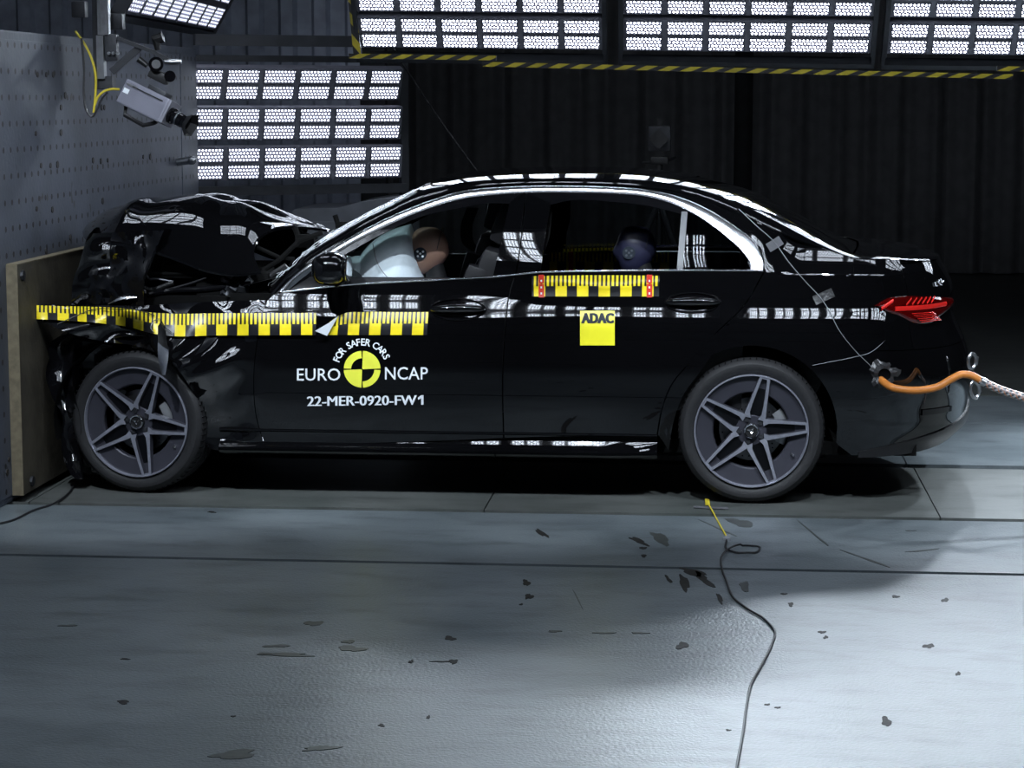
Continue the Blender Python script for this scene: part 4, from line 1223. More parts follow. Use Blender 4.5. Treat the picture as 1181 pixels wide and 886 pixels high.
mb = MB().add(tp, [(0, 3, 2, 1)]); q = tp.copy(); q[:, 1] += .002; mb.add(q, [(0, 1, 2, 3)])
MBO = mb.build('peeled_corner', M['white'], bpy.data.objects['measuring_tape.001'], smooth=False, label='white back of the peeled tape corner')
dt = tape('measuring_tape', [(613.5, 318.5), (660, 317.8), (710, 317.6), (760.5, 318.2)], [(613.5, 342), (660, 342), (710, 342), (760, 342)],
     'yellow and black measuring tape with two red bands on the rear door', n=60, u0=-.09, bulge=lambda u, v: .006 * math.exp(-((v - .55 - .1 * math.sin(8 * u)) / .12) ** 2))
for x in (624.3, 749):
    pts = np.array([[[x - 3.2, 343], [x - 3.2, 317]], [[x + 3.2, 343], [x + 3.2, 317]]], float)
    A = np.stack([resample(pts[0], 8, False), resample(pts[1], 8, False)]); A = onbody(A, .0095)
    b = MB().grid(A).build('red_band', M['red'], dt, label='red band')
    for yy in (324, 331.5, 338.5):
        q = onbody(np.array([[x, yy]]), .010)[0]
        MB().box((q[0], q[1] - .0006, q[2]), (.007, .0012, .009)).build('white_mark', M['white'], b, smooth=False)
# the same kind of tape on the inside of the far rear door, seen through the tinted glass
A = np.zeros((30, 4, 3)); uv = np.zeros((30, 4, 2))
p0 = at_y(np.array(634.), np.array(290.), .80); p1 = at_y(np.array(772.), np.array(290.), .80)
for i in range(30):
    for j in range(4):
        A[i, j] = (p0[0] + (p1[0] - p0[0]) * i / 29, .770, .925 + .095 * j / 3); uv[i, j] = ((p1[0] - p0[0]) * i / 29 / .0985 + .1, j / 3)
o = MB().grid(A, uv=uv).build('measuring_tape', M['tape']); tag(o, 'measuring tape stuck inside the far rear door, seen dimly through the rear window', 'tape')
MB().box((p0[0] + .115, .768, .972), (.025, .002, .1)).build('red_band', M['red'], o, smooth=False)

def text_tris(s, bold=0.0, shear=0.0):
    cu = bpy.data.curves.new('txt', 'FONT'); cu.body = s; cu.size = 1.0; cu.offset = bold; cu.shear = shear; cu.resolution_u = 3; cu.space_character = 1.0 + bold * 2
    ob = bpy.data.objects.new('txt', cu); COL.objects.link(ob)
    dg = bpy.context.evaluated_depsgraph_get(); me = bpy.data.meshes.new_from_object(ob.evaluated_get(dg))
    v = np.array([p.co[:2] for p in me.vertices]); f = [tuple(p.vertices) for p in me.polygons]
    bpy.data.objects.remove(ob); bpy.data.meshes.remove(me)
    return v, f
def lettering(s, x0, x1, ytop, ybase, name, m, parent, bold=0.0, off=.0035, slope=0.0, fat=0.0):
    v, f = text_tris(s, bold)
    mn, mx = v.min(0), v.max(0); v = (v - mn) / (mx - mn)
    px = x0 + v[:, 0] * (x1 - x0); py = ybase + v[:, 1] * (ytop - ybase) + slope * (px - x0)
    mb = MB()
    for q, dx in enumerate((0, -fat, fat) if fat else (0,)):
        mb.add(onbody(np.stack([px + dx, py], -1), off + .0002 * q), f)
    return mb.build(name, m, parent, smooth=False)
# square yellow sticker
A = onbody(coons([(669, 398.5), (709, 398.5)], [(669, 358.5), (709, 358.5)], [(669, 398.5), (669, 358.5)], [(709, 398.5), (709, 358.5)], 8, 12, (0, 0, 0, 0)), .0025)
stk = tag(MB().grid(A).build('square_sticker', M['yellow']), 'bright yellow square sticker with dark capitals on the rear door', 'sticker')
lettering('ADAC', 671, 707.5, 361, 373, 'lettering', M['ink'], stk, bold=.03, fat=.8, off=.0045)
# round emblem with curved words and the test number
cx, cy, R_ = 417.7, 426.0, 21.2
emb = thing('emblem_decal', 'round yellow green target emblem with white words on the front door', 'sticker', tuple(onbody(np.array([[cx, cy]]))[0]))
def sector(a0, a1, r0, r1, name, m, off=.003):
    n = 16; A = np.zeros((n, 4, 2))
    for i in range(n):
        a = math.radians(a0 + (a1 - a0) * i / (n - 1))
        for j in range(4):
            r = r0 + (r1 - r0) * j / 3; A[i, j] = (cx + r * math.cos(a), cy - r * math.sin(a))
    MB().grid(onbody(A, off)).build(name, m, emb, smooth=False)
g = 2.4
sector(g, 90 - g, .8, R_, 'quarter_disc', M['lime']); sector(180 + g, 270 - g, .8, R_, 'quarter_disc', M['lime'])
sector(90 + g, 180 - g, R_ * .60, R_, 'quarter_ring', M['lime']); sector(270 + g, 360 - g, R_ * .66, R_, 'quarter_ring', M['lime'])
lettering('EURO', 342.5, 392.5, 425.0, 439.2, 'lettering', M['white'], emb, bold=.006)
lettering('NCAP', 444.0, 493.5, 423.4, 438.0, 'lettering', M['white'], emb, bold=.006)
word = 'FOR SAFER CARS'
wid = {'F': .95, 'O': 1.2, 'R': 1.08, ' ': .62, 'S': 1.0, 'A': 1.1, 'E': 1.0, 'C': 1.08}
tot = sum(wid[c] for c in word); a = 164.0; span = 142.0
for c in word:
    w = span * wid[c] / tot; am = math.radians(a - w / 2); a -= w
    if c == ' ': continue
    v, f = text_tris(c, .018)
    mn, mx = v.min(0), v.max(0); v = (v - (mn + mx) / 2) / (mx[1] - mn[1])
    hgt = 8.2; rm = R_ + 10.2
    ca, sa = math.cos(am - PI / 2), math.sin(am - PI / 2)
    lx = v[:, 0] * hgt * .92; ly = v[:, 1] * hgt
    px = cx + rm * math.cos(am) + lx * ca - ly * sa; py = cy - rm * math.sin(am) - (lx * sa + ly * ca)
    MB().add(onbody(np.stack([px, py], -1), .003), f).build('letter', M['white'], emb, smooth=False)
num = thing('test_number_decal', 'white test number lettering low on the front door, under the round emblem', 'sticker', tuple(onbody(np.array([[421, 463]]))[0]))
lettering('22-MER-0920-FW', 354.5, 480.3, 457.4, 468.6, 'lettering', M['white'], num, bold=0, fat=.5, slope=-.012)
MB().add(onbody(np.array([[481.8, 458.9], [485.6, 455.9], [488.5, 455.9], [488.5, 466.9], [485.7, 466.9], [485.7, 459.4], [482.6, 461.2]], float), .0035), [(0, 6, 5, 1), (1, 5, 2), (2, 5, 4, 3)]).build('figure_one', M['white'], num, smooth=False)

# model badge on the boot
def badge():
    # a row of small raised bright strokes; too small in the photograph to read
    par = bpy.data.objects['boot_face']
    def pt(t, z):
        q = np.array(rear_pt(t, z)); d = np.array([q[0] - XS + .12, q[1] * .8, 0]); return q + d / np.linalg.norm(d) * .006
    for t0, z0, t1, z1 in ((.50, .976, .505, .992), (.50, .976, .515, .974), (.54, .988, .565, .996), (.555, .978, .575, .974), (.545, .986, .56, .976), (.59, .982, .592, 1.002), (.592, .984, .62, .990)):
        MB().tube([pt(t0, z0), pt(t1, z1)], .0028, n=6).build('badge_stroke', M['white'], par)
badge()

# ------------------------------------------------------------------ wires, hose, shackles at the rear
def wire(name, pts, r, m, label, cat='cable', off=.004, n=50, group=None, uvper=None):
    P = onbody(resample(pts, n), off)
    return tag(MB().tube(P, r, n=6, uvper=uvper).build(name, m), label, cat, group)
w1 = [(852, 241), (872, 260), (893, 279), (908, 300), (931, 327), (946, 343), (956, 358), (966, 378), (984, 402), (1004, 422), (1013, 431)]
wire('sensor_wire', w1, .0017, M['wirewhite'], 'thin grey wire taped down the rear pillar to the fuel flap')
wire('sensor_wire', [(937, 421.5), (960, 417), (985, 412), (1003, 407), (1022, 391), (1036, 372), (1044, 360)], .0015, M['wirewhite'], 'thin grey wire curving from the rear wing up to the tail lamp')
def patch(c, hw, hh, ang, label, m=M['greytape']):
    a = math.radians(ang); pts = [(c[0] + dx * math.cos(a) - dy * math.sin(a), c[1] + dx * math.sin(a) + dy * math.cos(a)) for dx, dy in ((-hw, -hh), (hw, -hh), (hw, hh), (-hw, hh))]
    A = onbody(coons([pts[3], pts[2]], [pts[0], pts[1]], [pts[3], pts[0]], [pts[2], pts[1]], 8, 6, (0, 0, 0, 0)), .0028)
    for i in range(8): A[i, :, 1] -= .004 * math.exp(-((i - 3.5) / 1.2) ** 2)
    return tag(MB().grid(A).build('tape_patch', m), label, 'tape')
patch((893.5, 281.5), 9, 5.5, -32, 'small grey tape patch holding the wire on the rear pillar')
patch((950, 342), 12, 5.5, -24, 'dark tape patch holding the wire on the rear wing', M['gaffer'])
# black gaffer collar round the hose entry
def collar():
    n = 22; rr = random.Random(2); ring = []
    for k in (1.0, .72, .42, .40):
        row = []
        for i in range(n + 1):
            a = 2 * PI * (i % n) / n; r = 17.5 * k * (1 + (.16 * math.sin(3 * a + 1) + .10 * math.sin(7 * a)) * (k > .6))
            p = onbody(np.array([[1020 + r * math.cos(a), 432 - r * math.sin(a) * .98]]), .004)[0]
            p[1] -= (.010 + .010 * math.sin(5 * a + k * 9)) * (.5 < k < .9) + (.012 if k < .5 else 0) - (.02 if k == .40 else 0)
            row.append(p)
        ring.append(row)
    return tag(MB().grid(np.array(ring)).build('gaffer_collar', M['gaffer'], None, sharp=15), 'crinkled black tape collar on the fuel flap around the orange hose', 'tape')
collar()
hp = [(1014.5, 433, -.79), (1018, 440, -.90), (1028, 446.5, -.94), (1042, 449.5, -.95), (1062, 450, -.94), (1082, 446, -.93), (1098, 437, -.92), (1109, 432, -.92), (1120, 433, -.92), (1133, 440, -.92)]
P = np.array([at_y(np.array(float(a)), np.array(float(b)), c) for a, b, c in hp])
hose = tag(MB().tube(resample(P, 60), .0168, n=14).build('filler_hose', M['orange']), 'orange rubber hose from the fuel flap running past the rear bumper', 'hose')
b2 = [P[-1] + np.array([-.012, 0, .006])] + [at_y(np.array(float(a)), np.array(float(b)), c) for a, b, c in ((1145, 446, -.92), (1165, 453.5, -.92), (1185, 459.5, -.92), (1230, 478, -.95))] + [np.array([1.75, -1.0, .25]), np.array([2.0, -1.05, .06]), np.array([2.4, -1.1, .018]), np.array([4.0, -1.2, .018])]
MB().tube(resample(np.array(b2), 90), .0185, n=14, uvper=.028).build('braided_sleeve', M['braid'], hose, label='grey braided sleeve of the hose')
MB().tube([P[-1] + np.array([-.006, 0, .003]), P[-1] + np.array([.014, 0, -.007])], .0205, n=14).build('hose_clamp', M['steel'], hose)
def shackle(px, py, label, ang, size=1.0, y=-.62):
    c = at_y(np.array(float(px)), np.array(float(py)), y)
    R = Euler((0, ang, .5)).to_matrix(); pts = []
    for k in range(28):
        a = 2 * PI * k / 28; pts.append(Vector(c) + R @ Vector((.021 * size * math.cos(a), 0, .031 * size * math.sin(a) * (1.15 if math.sin(a) < 0 else 1))))
    o = tag(MB().tube(pts, .0085, n=8, closed=True).build('shackle', M['steel']), label, 'shackle')
    MB().cyl(Vector(c) + R @ Vector((.024 * size, 0, -.02)), Vector(c) + R @ Vector((.024 * size, 0, .02)), .009, n=10).build('screw_sleeve', M['steel'], o)
    return o
shackle(1121, 416, 'upper steel shackle clipped to the rear bumper edge', .1)
shackle(1124, 449, 'lower steel shackle hanging below the orange hose', -.2, 1.15)
c1 = at_y(np.array(1121.), np.array(424.), -.62); c2 = at_y(np.array(1123.), np.array(441.), -.62)
tag(MB().tube([c1, (c1 + c2) / 2 + np.array([.004, 0, 0]), c2], .005, n=8).build('link_rod', M['steel']), 'short steel link between the two shackles at the rear bumper', 'link')

# ------------------------------------------------------------------ floor cable, lead and stains
def fl(pts, z, n=60, smooth=True):
    q = resample(pts, n, smooth); return at_z(q[:, 0], q[:, 1], z)
FC = fl([(838, 623), (837, 632), (846, 636.5), (862, 637.5), (874, 636), (876.5, 632), (866, 629.5), (852, 630), (840, 635), (832, 644), (831.5, 653), (837, 668), (845, 688), (862, 702), (884, 716), (894, 730), (890, 744), (878, 768), (867, 788), (861, 815), (857, 845), (851, 878), (846, 905)], .006, 160)
FC[30:48, 2] += .006
tag(MB().tube(FC, .0042, n=7).build('floor_cable', M['wireblack']), 'long black cable winding over the floor with one loop near the rear wheel', 'cable')
ld = tag(MB().tube(fl([(818, 583), (822, 590), (829, 603), (838, 619)], .005, 20), .0035, n=6).build('yellow_lead', M['wireyellow']), 'thin yellow lead from under the rear wheel to the floor cable', 'cable')
q = at_z(np.array(838.), np.array(621.), .006)
MB().box((q[0], q[1], .006), (.03, .05, .012)).build('connector', M['wirewhite'], ld, smooth=False)
p = [at_z(np.array(float(a)), np.array(float(b)), .003) for a, b in ((813, 575.5), (818, 575.5), (819, 582), (813.5, 582))]
mb = MB().add([(a[0], a[1], .0035) for a in p] + [(a[0], a[1], .0) for a in p], [(0, 1, 2, 3), (0, 4, 5, 1), (1, 5, 6, 2), (2, 6, 7, 3), (3, 7, 4, 0)])
tag(mb.build('tape_switch', M['wireyellow'], smooth=False), 'short yellow contact strip on the track just left of the rear tyre', 'strip')
p = at_z(np.array([800., 840., 840., 800.]), np.array([583.5, 585, 587, 585.5]), .002)
tag(MB().add([(a[0], a[1], .002) for a in p] + [(a[0], a[1], 0) for a in p], [(3, 2, 1, 0), (0, 1, 5, 4), (1, 2, 6, 5), (2, 3, 7, 6), (3, 0, 4, 7)]).build('clear_tape', M['greytape'], smooth=False), 'narrow grey tape across the yellow lead on the track', 'tape')
tag(MB().tube(fl([(-10, 606), (15, 600), (38, 589), (64, 580), (78, 570), (88, 556)], .005, 30), .005, n=6).build('floor_cable', M['wireblack']), 'thin dark cable on the floor at the foot of the barrier', 'cable')
rr = random.Random(12)
def stain(px, py, w, h, ang=0, m='stain', seed=None):
    n = 18; pts = []; ph = rr.random() * 9
    for k in range(n):
        a = 2 * PI * k / n; r = 1 + .22 * math.sin(2 * a + ph) + .18 * math.sin(3 * a + 2 * ph) + .12 * math.sin(5 * a + 3 * ph) + rr.uniform(-.1, .1)
        x, y = w / 2 * r * math.cos(a), h / 2 * r * math.sin(a); c, s_ = math.cos(math.radians(ang)), math.sin(math.radians(ang))
        pts.append((px + x * c - y * s_, py + x * s_ + y * c))
    P = at_z(np.array([a for a, b in pts]), np.array([b for a, b in pts]), .0012)
    V_ = [(a[0], a[1], .0012) for a in P] + [(a[0], a[1], -.0002) for a in P]
    MB().add(V_, [tuple(range(n))[::-1]] + [(i, (i + 1) % n, n + (i + 1) % n, n + i) for i in range(n)]).build('floor_stain', M[m], floor, smooth=False)
for a in ((625, 615, 20, 4, 32), (737, 624, 22, 5, 20), (742, 632, 7, 3), (742.5, 641, 7, 3), (607, 672, 8, 7), (610, 688, 9, 6, -20), (601, 697, 4, 2), (789, 672, 20, 9, 58), (800, 660, 34, 6, 12), (812, 668, 24, 8, 35), (771, 668, 10, 4, 50), (830, 690, 13, 5, 55),
          (787, 744.5, 15, 7), (1071, 745, 12, 5), (948, 729, 8, 3), (952.5, 735, 6, 3), (1033, 688, 8, 3), (1090, 692, 8, 4), (1105, 777, 6, 4), (1022, 832, 10, 12), (885, 812.5, 6, 2), (897, 816, 6, 2), (519, 736, 12, 5), (523, 763, 8, 6), (474, 763, 5, 4), (510, 763, 20, 1.5),
          (440, 836.5, 7, 3), (494, 827, 4, 4), (142, 809.5, 14, 4), (144, 760, 10, 1.6), (244, 590.5, 9, 1.8), (912, 697, 7, 4), (840, 842, 5, 2), (269, 826, 5, 2), (904, 685, 7, 2)): stain(*a)
for a in ((762, 621, 26, 9, 22), (854, 603, 26, 9, 15), (405, 748, 28, 7), (402, 740, 14, 4), (330, 755, 60, 4), (370, 863, 40, 5, -6), (270, 870, 55, 9, -8), (362, 719, 18, 6), (79, 721.5, 19, 2), (1063, 635, 30, 1.6, -6), (830, 610, 40, 1.5, 24), (940, 617, 40, 2, 40), (1000, 645, 50, 2, 20), (1010, 520, 12, 2), (666, 690, 22, 1.2, 62), (697, 730, 22, 2), (738, 730, 18, 2), (640, 728, 18, 2), (320, 745, 30, 3), (305, 754, 20, 2.5), (859, 676, 12, 10), (1050, 612, 10, 1)): stain(*a, m='wet')

# ------------------------------------------------------------------ lamp racks
CELLS = {}
def cell_mesh(cw, ch, m, key):
    if key in CELLS: return CELLS[key]
    w, h = cw * .425, ch * .40
    mb = MB(); A = [(-w, -h * .96, 0), (w * .95, -h * .96, 0), (w, h, 0), (-w * .95, h, 0)]
    mb.add(A, [(0, 1, 2, 3)], 0, [(0, 0), (1, 0), (1, 1), (0, 1)])
    # raised rim of the lens plate
    for (x0, y0, x1, y1) in ((-w, -h, w, -h), (-w, h, w, h), (-w, -h, -w, h), (w, -h, w, h)):
        mb.box(((x0 + x1) / 2, (y0 + y1) / 2, -.002), (abs(x1 - x0) + .006, abs(y1 - y0) + .006, .008), mi=1)
    CELLS[key] = mb.mesh('led_cell', [m, M['housing']], smooth=False)
    return CELLS[key]
FIX = {}
def fixture_mesh(L, Hh):
    if (L, Hh) not in FIX:
        FIX[(L, Hh)] = MB().box((0, 0, -.036), (L, Hh, .06), bev=.006).box((0, 0, -.08), (L * .9, Hh * .5, .04)).mesh('lamp_module', M['housing'], smooth=False)
    return FIX[(L, Hh)]
def lamp_rack(name, label, group, loc, R3, fixtures, ncol=6, nrow=2, cw=.24, ch=.1075, led='led', frame=None, rails=(), cat='lamp rack'):
    root = bpy.data.objects.new(name, None); COL.objects.link(root)
    root.matrix_world = Matrix.Translation(loc) @ R3.to_4x4(); root.empty_display_size = .1
    tag(root, label, cat, group)
    fm = fixture_mesh(ncol * cw, nrow * ch); cm = cell_mesh(cw, ch, M[led], (cw, ch, led))
    for (x, y, rz, tilt) in fixtures:
        f = inst(fm, 'lamp_module', root, Matrix.Translation((x, y, 0)) @ Euler((tilt, 0, rz)).to_matrix().to_4x4())
        for i in range(ncol):
            for j in range(nrow):
                inst(cm, 'led_cell', f, Matrix.Translation(((i - (ncol - 1) / 2) * cw, (j - (nrow - 1) / 2) * ch, .001)))
    if frame:
        (w, h, cx_, cy_, t) = frame
        mb = MB()
        for s_ in (-1, 1):
            mb.box((cx_ + s_ * (w / 2 + t / 2), cy_, -.03), (t, h + 2 * t, .08)); mb.box((cx_, cy_ + s_ * (h / 2 + t / 2), -.03), (w + 2 * t, t, .08))
        o = mb.build('rack_frame', M['frame'], None, smooth=False); o.parent = root
    for c, d in rails:
        o = MB().box(c, d).build('rail', M['frame'], None, smooth=False); o.parent = root
    return root
def facing(nrm, roll=0.0):
    """rotation whose +z looks along nrm, y as upright as can be, rolled about z"""
    z = Vector(nrm).normalized(); x = Vector((0, 0, 1)).cross(z).normalized(); y = z.cross(x)
    return Matrix((x, y, z)).transposed() @ Euler((0, 0, roll)).to_matrix()
# the rack standing on the floor beyond the barrier
c = at_y(np.array(343.), np.array(143.), 3.05)
yaw = math.radians(31)
lamp_rack('floor_lamp_rack', 'standing rack of three bright LED lamp bars beyond the barrier edge', None, c, facing((math.sin(yaw), -math.cos(yaw), 0)),
          [(0, .246, 0, math.radians(22)), (0, 0, 0, math.radians(12)), (0, -.246, 0, math.radians(8))], led='ledrack',
          rails=[((0, .41, -.10), (1.56, .04, .05)), ((-.78, -.55, -.12), (.05, 2.0, .05)), ((.78, -.55, -.12), (.05, 2.0, .05)), ((0, -.42, -.10), (1.56, .06, .06)), ((0, -.60, -.12), (1.5, .04, .04)), ((0, .52, .02), (1.35, .07, .05)), ((0, -1.40, -.12), (1.7, .06, .5))])
# three hanging frames behind the car (and an unseen fourth, added for its light)
tilt = math.radians(34)
Rf_ = facing((0, -math.cos(tilt), -math.sin(tilt)), math.radians(-0.9))
NAMES = ['hanging lamp frame with a yellow black striped left end above the car roof', 'hanging lamp frame in the middle of the row above the car roof', 'hanging lamp frame at the right end of the visible row over the boot', 'added unseen lamp frame beyond the right edge of the row']
nfix = 3
for k, px in enumerate((553.5, 861.5, 1170, 1478)):
    c = at_y(np.array(float(px)), np.array(39 + (px - 553.5) * .0118), 2.22)
    fx = [(0, j * .248, 0, 0) for j in range(nfix)]
    r = lamp_rack('hanging_lamp_frame', NAMES[k], 'hanging lamp frames', c, Rf_, fx, frame=(1.455, nfix * .248 + .06, 0, (nfix - 1) * .124 - .02, .02),
                  rails=[((0, -.19, -.02), (1.49, .03, .05))] + [((s_ * .73, (nfix - 1) * .124, -.005), (.02, nfix * .248, .04)) for s_ in (-1, 1)])
    for s_ in (-.6, .6):
        p = Vector(c) + Rf_ @ Vector((s_, (nfix - 1) * .248 + .1, -.05))
        o = MB().cyl(p, (p.x, p.y, RZ), .012, n=8).build('hanger_rod', M['darksteel']); o.parent = r; o.matrix_parent_inverse = r.matrix_world.inverted()
    for (sx, sy) in ((-.36, .37), (.36, .56)):  # spots added out of view to brighten the floor
        ld_ = bpy.data.lights.new('added_beam_spot', 'SPOT'); ld_.energy = BEAM_W * (4.5, .9, 1.15, .24)[3 - k]; ld_.color = (.78, .89, 1.0); ld_.spot_size = math.radians(84); ld_.spot_blend = .6; ld_.shadow_soft_size = .06
        lo = bpy.data.objects.new('added_beam_spot', ld_); COL.objects.link(lo); lo.location = Vector(c) + Rf_ @ Vector((sx, sy, .05))
        lo.rotation_euler = (Vector((lo.location.x, -4.6 if k < 3 else .3, 0)) - lo.location).to_track_quat('-Z', 'Y').to_euler()
# hazard striped beams under the frames
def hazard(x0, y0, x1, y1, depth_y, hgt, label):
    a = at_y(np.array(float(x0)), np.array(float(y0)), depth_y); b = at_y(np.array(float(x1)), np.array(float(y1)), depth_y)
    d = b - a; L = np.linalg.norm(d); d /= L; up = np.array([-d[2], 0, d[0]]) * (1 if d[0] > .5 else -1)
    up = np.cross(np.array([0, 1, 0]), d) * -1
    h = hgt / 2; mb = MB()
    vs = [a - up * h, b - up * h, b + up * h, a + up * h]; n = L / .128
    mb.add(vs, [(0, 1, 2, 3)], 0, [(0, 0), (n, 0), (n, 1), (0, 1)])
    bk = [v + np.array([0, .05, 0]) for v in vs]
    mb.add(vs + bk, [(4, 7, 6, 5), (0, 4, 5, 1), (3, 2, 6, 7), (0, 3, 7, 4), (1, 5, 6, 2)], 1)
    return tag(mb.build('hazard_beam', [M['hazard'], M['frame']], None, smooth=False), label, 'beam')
hazard(402, 64.5, 572, 67, 2.16, .028, 'short yellow black striped beam under the first hanging lamp frame')
hazard(556, 74, 1168, 88.5, 2.12, .028, 'long yellow black striped beam under the middle and right lamp frames')
hazard(1150, 79, 1340, 83, 2.16, .028, 'striped beam at the right picture edge, a step above the long one')
hazard(412, 64, 403, -30, 2.20, .045, 'upright yellow black striped strip at the left end of the lamp frames')
# racks above the near side, whose light the doors and the roof mirror
k = 0
for xc, lab in ((-3.0, 'overhead lamp frame on the near side of the lane beside the barrier'), (-1.05, 'overhead lamp frame on the near side of the lane level with the front door'), (.90, 'overhead lamp frame on the near side of the lane level with the boot'), (2.85, 'overhead lamp frame on the near side of the lane behind the car')):
    th = math.radians(58)
    Rn = facing((0, math.cos(th), -math.sin(th)))
    lamp_rack('overhead_lamp_frame', lab, 'overhead lamp frames', (xc, -4.2, 4.3), Rn,
              [((i - 2.5) * .285, 0, PI / 2, 0) for i in range(6)], led='lednear', frame=(1.74, 1.5, 0, 0, .04))
    ld_ = bpy.data.lights.new('added_flood_spot', 'SPOT'); ld_.energy = FLOOD_W; ld_.color = (.80, .90, 1.0); ld_.spot_size = math.radians(42); ld_.spot_blend = .55; ld_.shadow_soft_size = .03  # added spot that throws the frame's light onto the car side
    lo = bpy.data.objects.new('added_flood_spot', ld_); COL.objects.link(lo)
    src = Vector((xc, -4.2 + .05, 4.3 - .12)); lo.location = src
    lo.rotation_euler = (Vector((xc * .92 - .1, -.9, .92)) - src).to_track_quat('-Z', 'Y').to_euler()
for xc in (-3.0, -1.05, .90, 2.85):
    mb = MB()
    for s_ in (-.7, .7): mb.cyl((xc + s_, -4.2, 4.45), (xc + s_, -4.2, RZ), .015, n=8)
    o = mb.build('hanger_rod', M['darksteel'])
    t_ = [q for q in COL.objects if q.name.startswith('overhead_lamp_frame') and abs(q.location.x - xc) < .01][0]
    o.parent = t_; o.matrix_parent_inverse = (Matrix.Translation(t_.location) @ t_.rotation_euler.to_matrix().to_4x4()).inverted()
# frames straight above the lane, mirrored in the roof edge, bonnet and rear screen
for k, (xc, lab) in enumerate(((-3.2, 'lamp frame straight above the barrier end of the lane'), (-1.2, 'lamp frame straight above the front doors of the car'), (.8, 'lamp frame straight above the boot of the car'), (2.8, 'lamp frame straight above the lane behind the car'))):
    r = lamp_rack('ceiling_lamp_frame', lab, None, (xc, .7, 4.9), facing((0, -.12, -1)), [(0, (j - 1.5) * .27, 0, 0) for j in range(4)], led='ledtop', frame=(1.5, 1.12, 0, 0, .04))
    mb = MB()
    for sx in (-.7, .7): mb.cyl((xc + sx, .7, 4.95), (xc + sx, .7, RZ), .015, n=8)
    o = mb.build('hanger_rod', M['darksteel']); o.parent = r; o.matrix_parent_inverse = (Matrix.Translation((xc, .7, 4.9)) @ facing((0, -.12, -1)).to_4x4()).inverted()
# steep lamp over the barrier at the top left
c = at_x(np.array(226.), np.array(-20.), -3.55)
lamp_rack('barrier_lamp', 'steeply tilted grid lamp above the barrier at the top left', None, c, facing((.93, .06, -.52)), [(0, 0, 0, 0)], ncol=8, nrow=3, cw=.40, ch=.20, led='ledgrid', frame=(3.22, .62, 0, 0, .04),
          rails=[((-.5, .9, -.1), (.05, 1.4, .05)), ((.9, .9, -.1), (.05, 1.4, .05))])

# ------------------------------------------------------------------ mast with high speed camera over the nose
mast = thing('camera_mast', 'dark hanging mast with linear rail and bracket arm above the car nose', 'mast', tuple(at_y(np.array(118.), np.array(50.), -.1)))
m0 = at_y(np.array(118.), np.array(103.), -.10); yq = -.10
top = RZ
mb = MB().box((m0[0] - .02, yq + .04, (m0[2] + top) / 2), (.05, .06, top - m0[2])).build('post', M['darksteel'], mast, smooth=False)
q = at_y(np.array(119.), np.array(40.), -.15)
MB().box((q[0], -.13, q[2] + 1.2), (.055, .04, 2.4)).box((q[0] - .012, -.155, q[2] + 1.2), (.008, .012, 2.4)).box((q[0] + .014, -.155, q[2] + 1.2), (.01, .012, 2.4)).build('linear_rail', M['steel'], mast, smooth=False, label='bright linear rail')
q = at_y(np.array(117.), np.array(66.), -.13); MB().box((q[0], -.13, q[2]), (.035, .05, .21)).build('rail_carriage', M['steel'], mast, smooth=False)
q = at_y(np.array(129.), np.array(55.), -.12); MB().box((q[0], -.12, q[2]), (.06, .05, .13), bev=.006).build('clamp_block', M['darksteel'], mast)
A_ = [at_y(np.array(float(a)), np.array(float(b)), -.11) for a, b in ((127, 41), (178, 60), (197, 71))]
mb = MB()
for i in range(2):
    d = Vector(A_[i + 1] - A_[i]); R = d.to_track_quat('X', 'Z').to_matrix(); mb.box((A_[i] + A_[i + 1]) / 2, (d.length, .05, .018), R)
a_, b_ = at_y(np.array(129.), np.array(83.), -.11), at_y(np.array(161.), np.array(55.), -.11)
d = Vector(b_ - a_); mb.box((a_ + b_) / 2, (d.length, .02, .035), d.to_track_quat('X', 'Z').to_matrix())
mb.build('bracket_arm', M['darksteel'], mast, smooth=False)
q = at_y(np.array(123.), np.array(95.), -.11); MB().box((q[0], -.10, q[2]), (.07, .07, .06)).build('foot_plate', M['darksteel'], mast, smooth=False)
mb = MB()
for x in (126, 131, 136): 
    p = at_y(np.array(float(x)), np.array(61.5), -.155); mb.cyl(p, p + np.array([0, -.012, 0]), .008, n=8)
mb.build('bolt', M['steel'], mast)
mb = MB()
for (c, r) in (((92, 11), .05), ((135, 25), .045)):
    p = at_y(np.array(float(c[0])), np.array(float(c[1])), -.02); mb.box(p, (.07, .06, .08), bev=.01)
    mb.build('side_bracket', M['darksteel'], mast); mb = MB()

hsc = thing('high_speed_camera', 'grey boxy high speed camera pointing down right beside the barrier', 'camera', tuple(at_y(np.array(172.), np.array(118.), -.14)))
cc = Vector(at_y(np.array(171.), np.array(119.), -.16))
ang = math.radians(24)      # nose down to the right
Rb = Euler((0, ang, 0)).to_matrix() @ Euler((0, 0, math.radians(-14))).to_matrix() @ Euler((math.radians(-8), 0, 0)).to_matrix()
L_, Hc, Wc_ = .255, .125, .13
def hb(local): return cc + Rb @ Vector(local)
body = MB().box(cc, (L_, Wc_, Hc), Rb, bev=.008).build('camera_body', M['camgrey'], hsc, smooth=False)
for i in range(11):
    MB().box(hb((.0, -Wc_ / 2 - .0015, -.052 + i * .0092)), (L_ * .94, .004, .0035), Rb).build('cooling_fin', M['camgrey'], body, smooth=False)
MB().box(hb((.01, -Wc_ / 2 - .004, .038)), (.18, .004, .006), Rb).build('dark_slot', M['wireblack'], body, smooth=False, label='dark slot')
MB().box(hb((-.100, -Wc_ / 2 - .005, .005)), (.030, .003, .024), Rb).build('white_label', M['white'], body, smooth=False)
MB().box(hb((-.085, -Wc_ / 2 - .004, .040)), (.06, .003, .012), Rb).build('maker_plate', M['steel'], body, smooth=False)
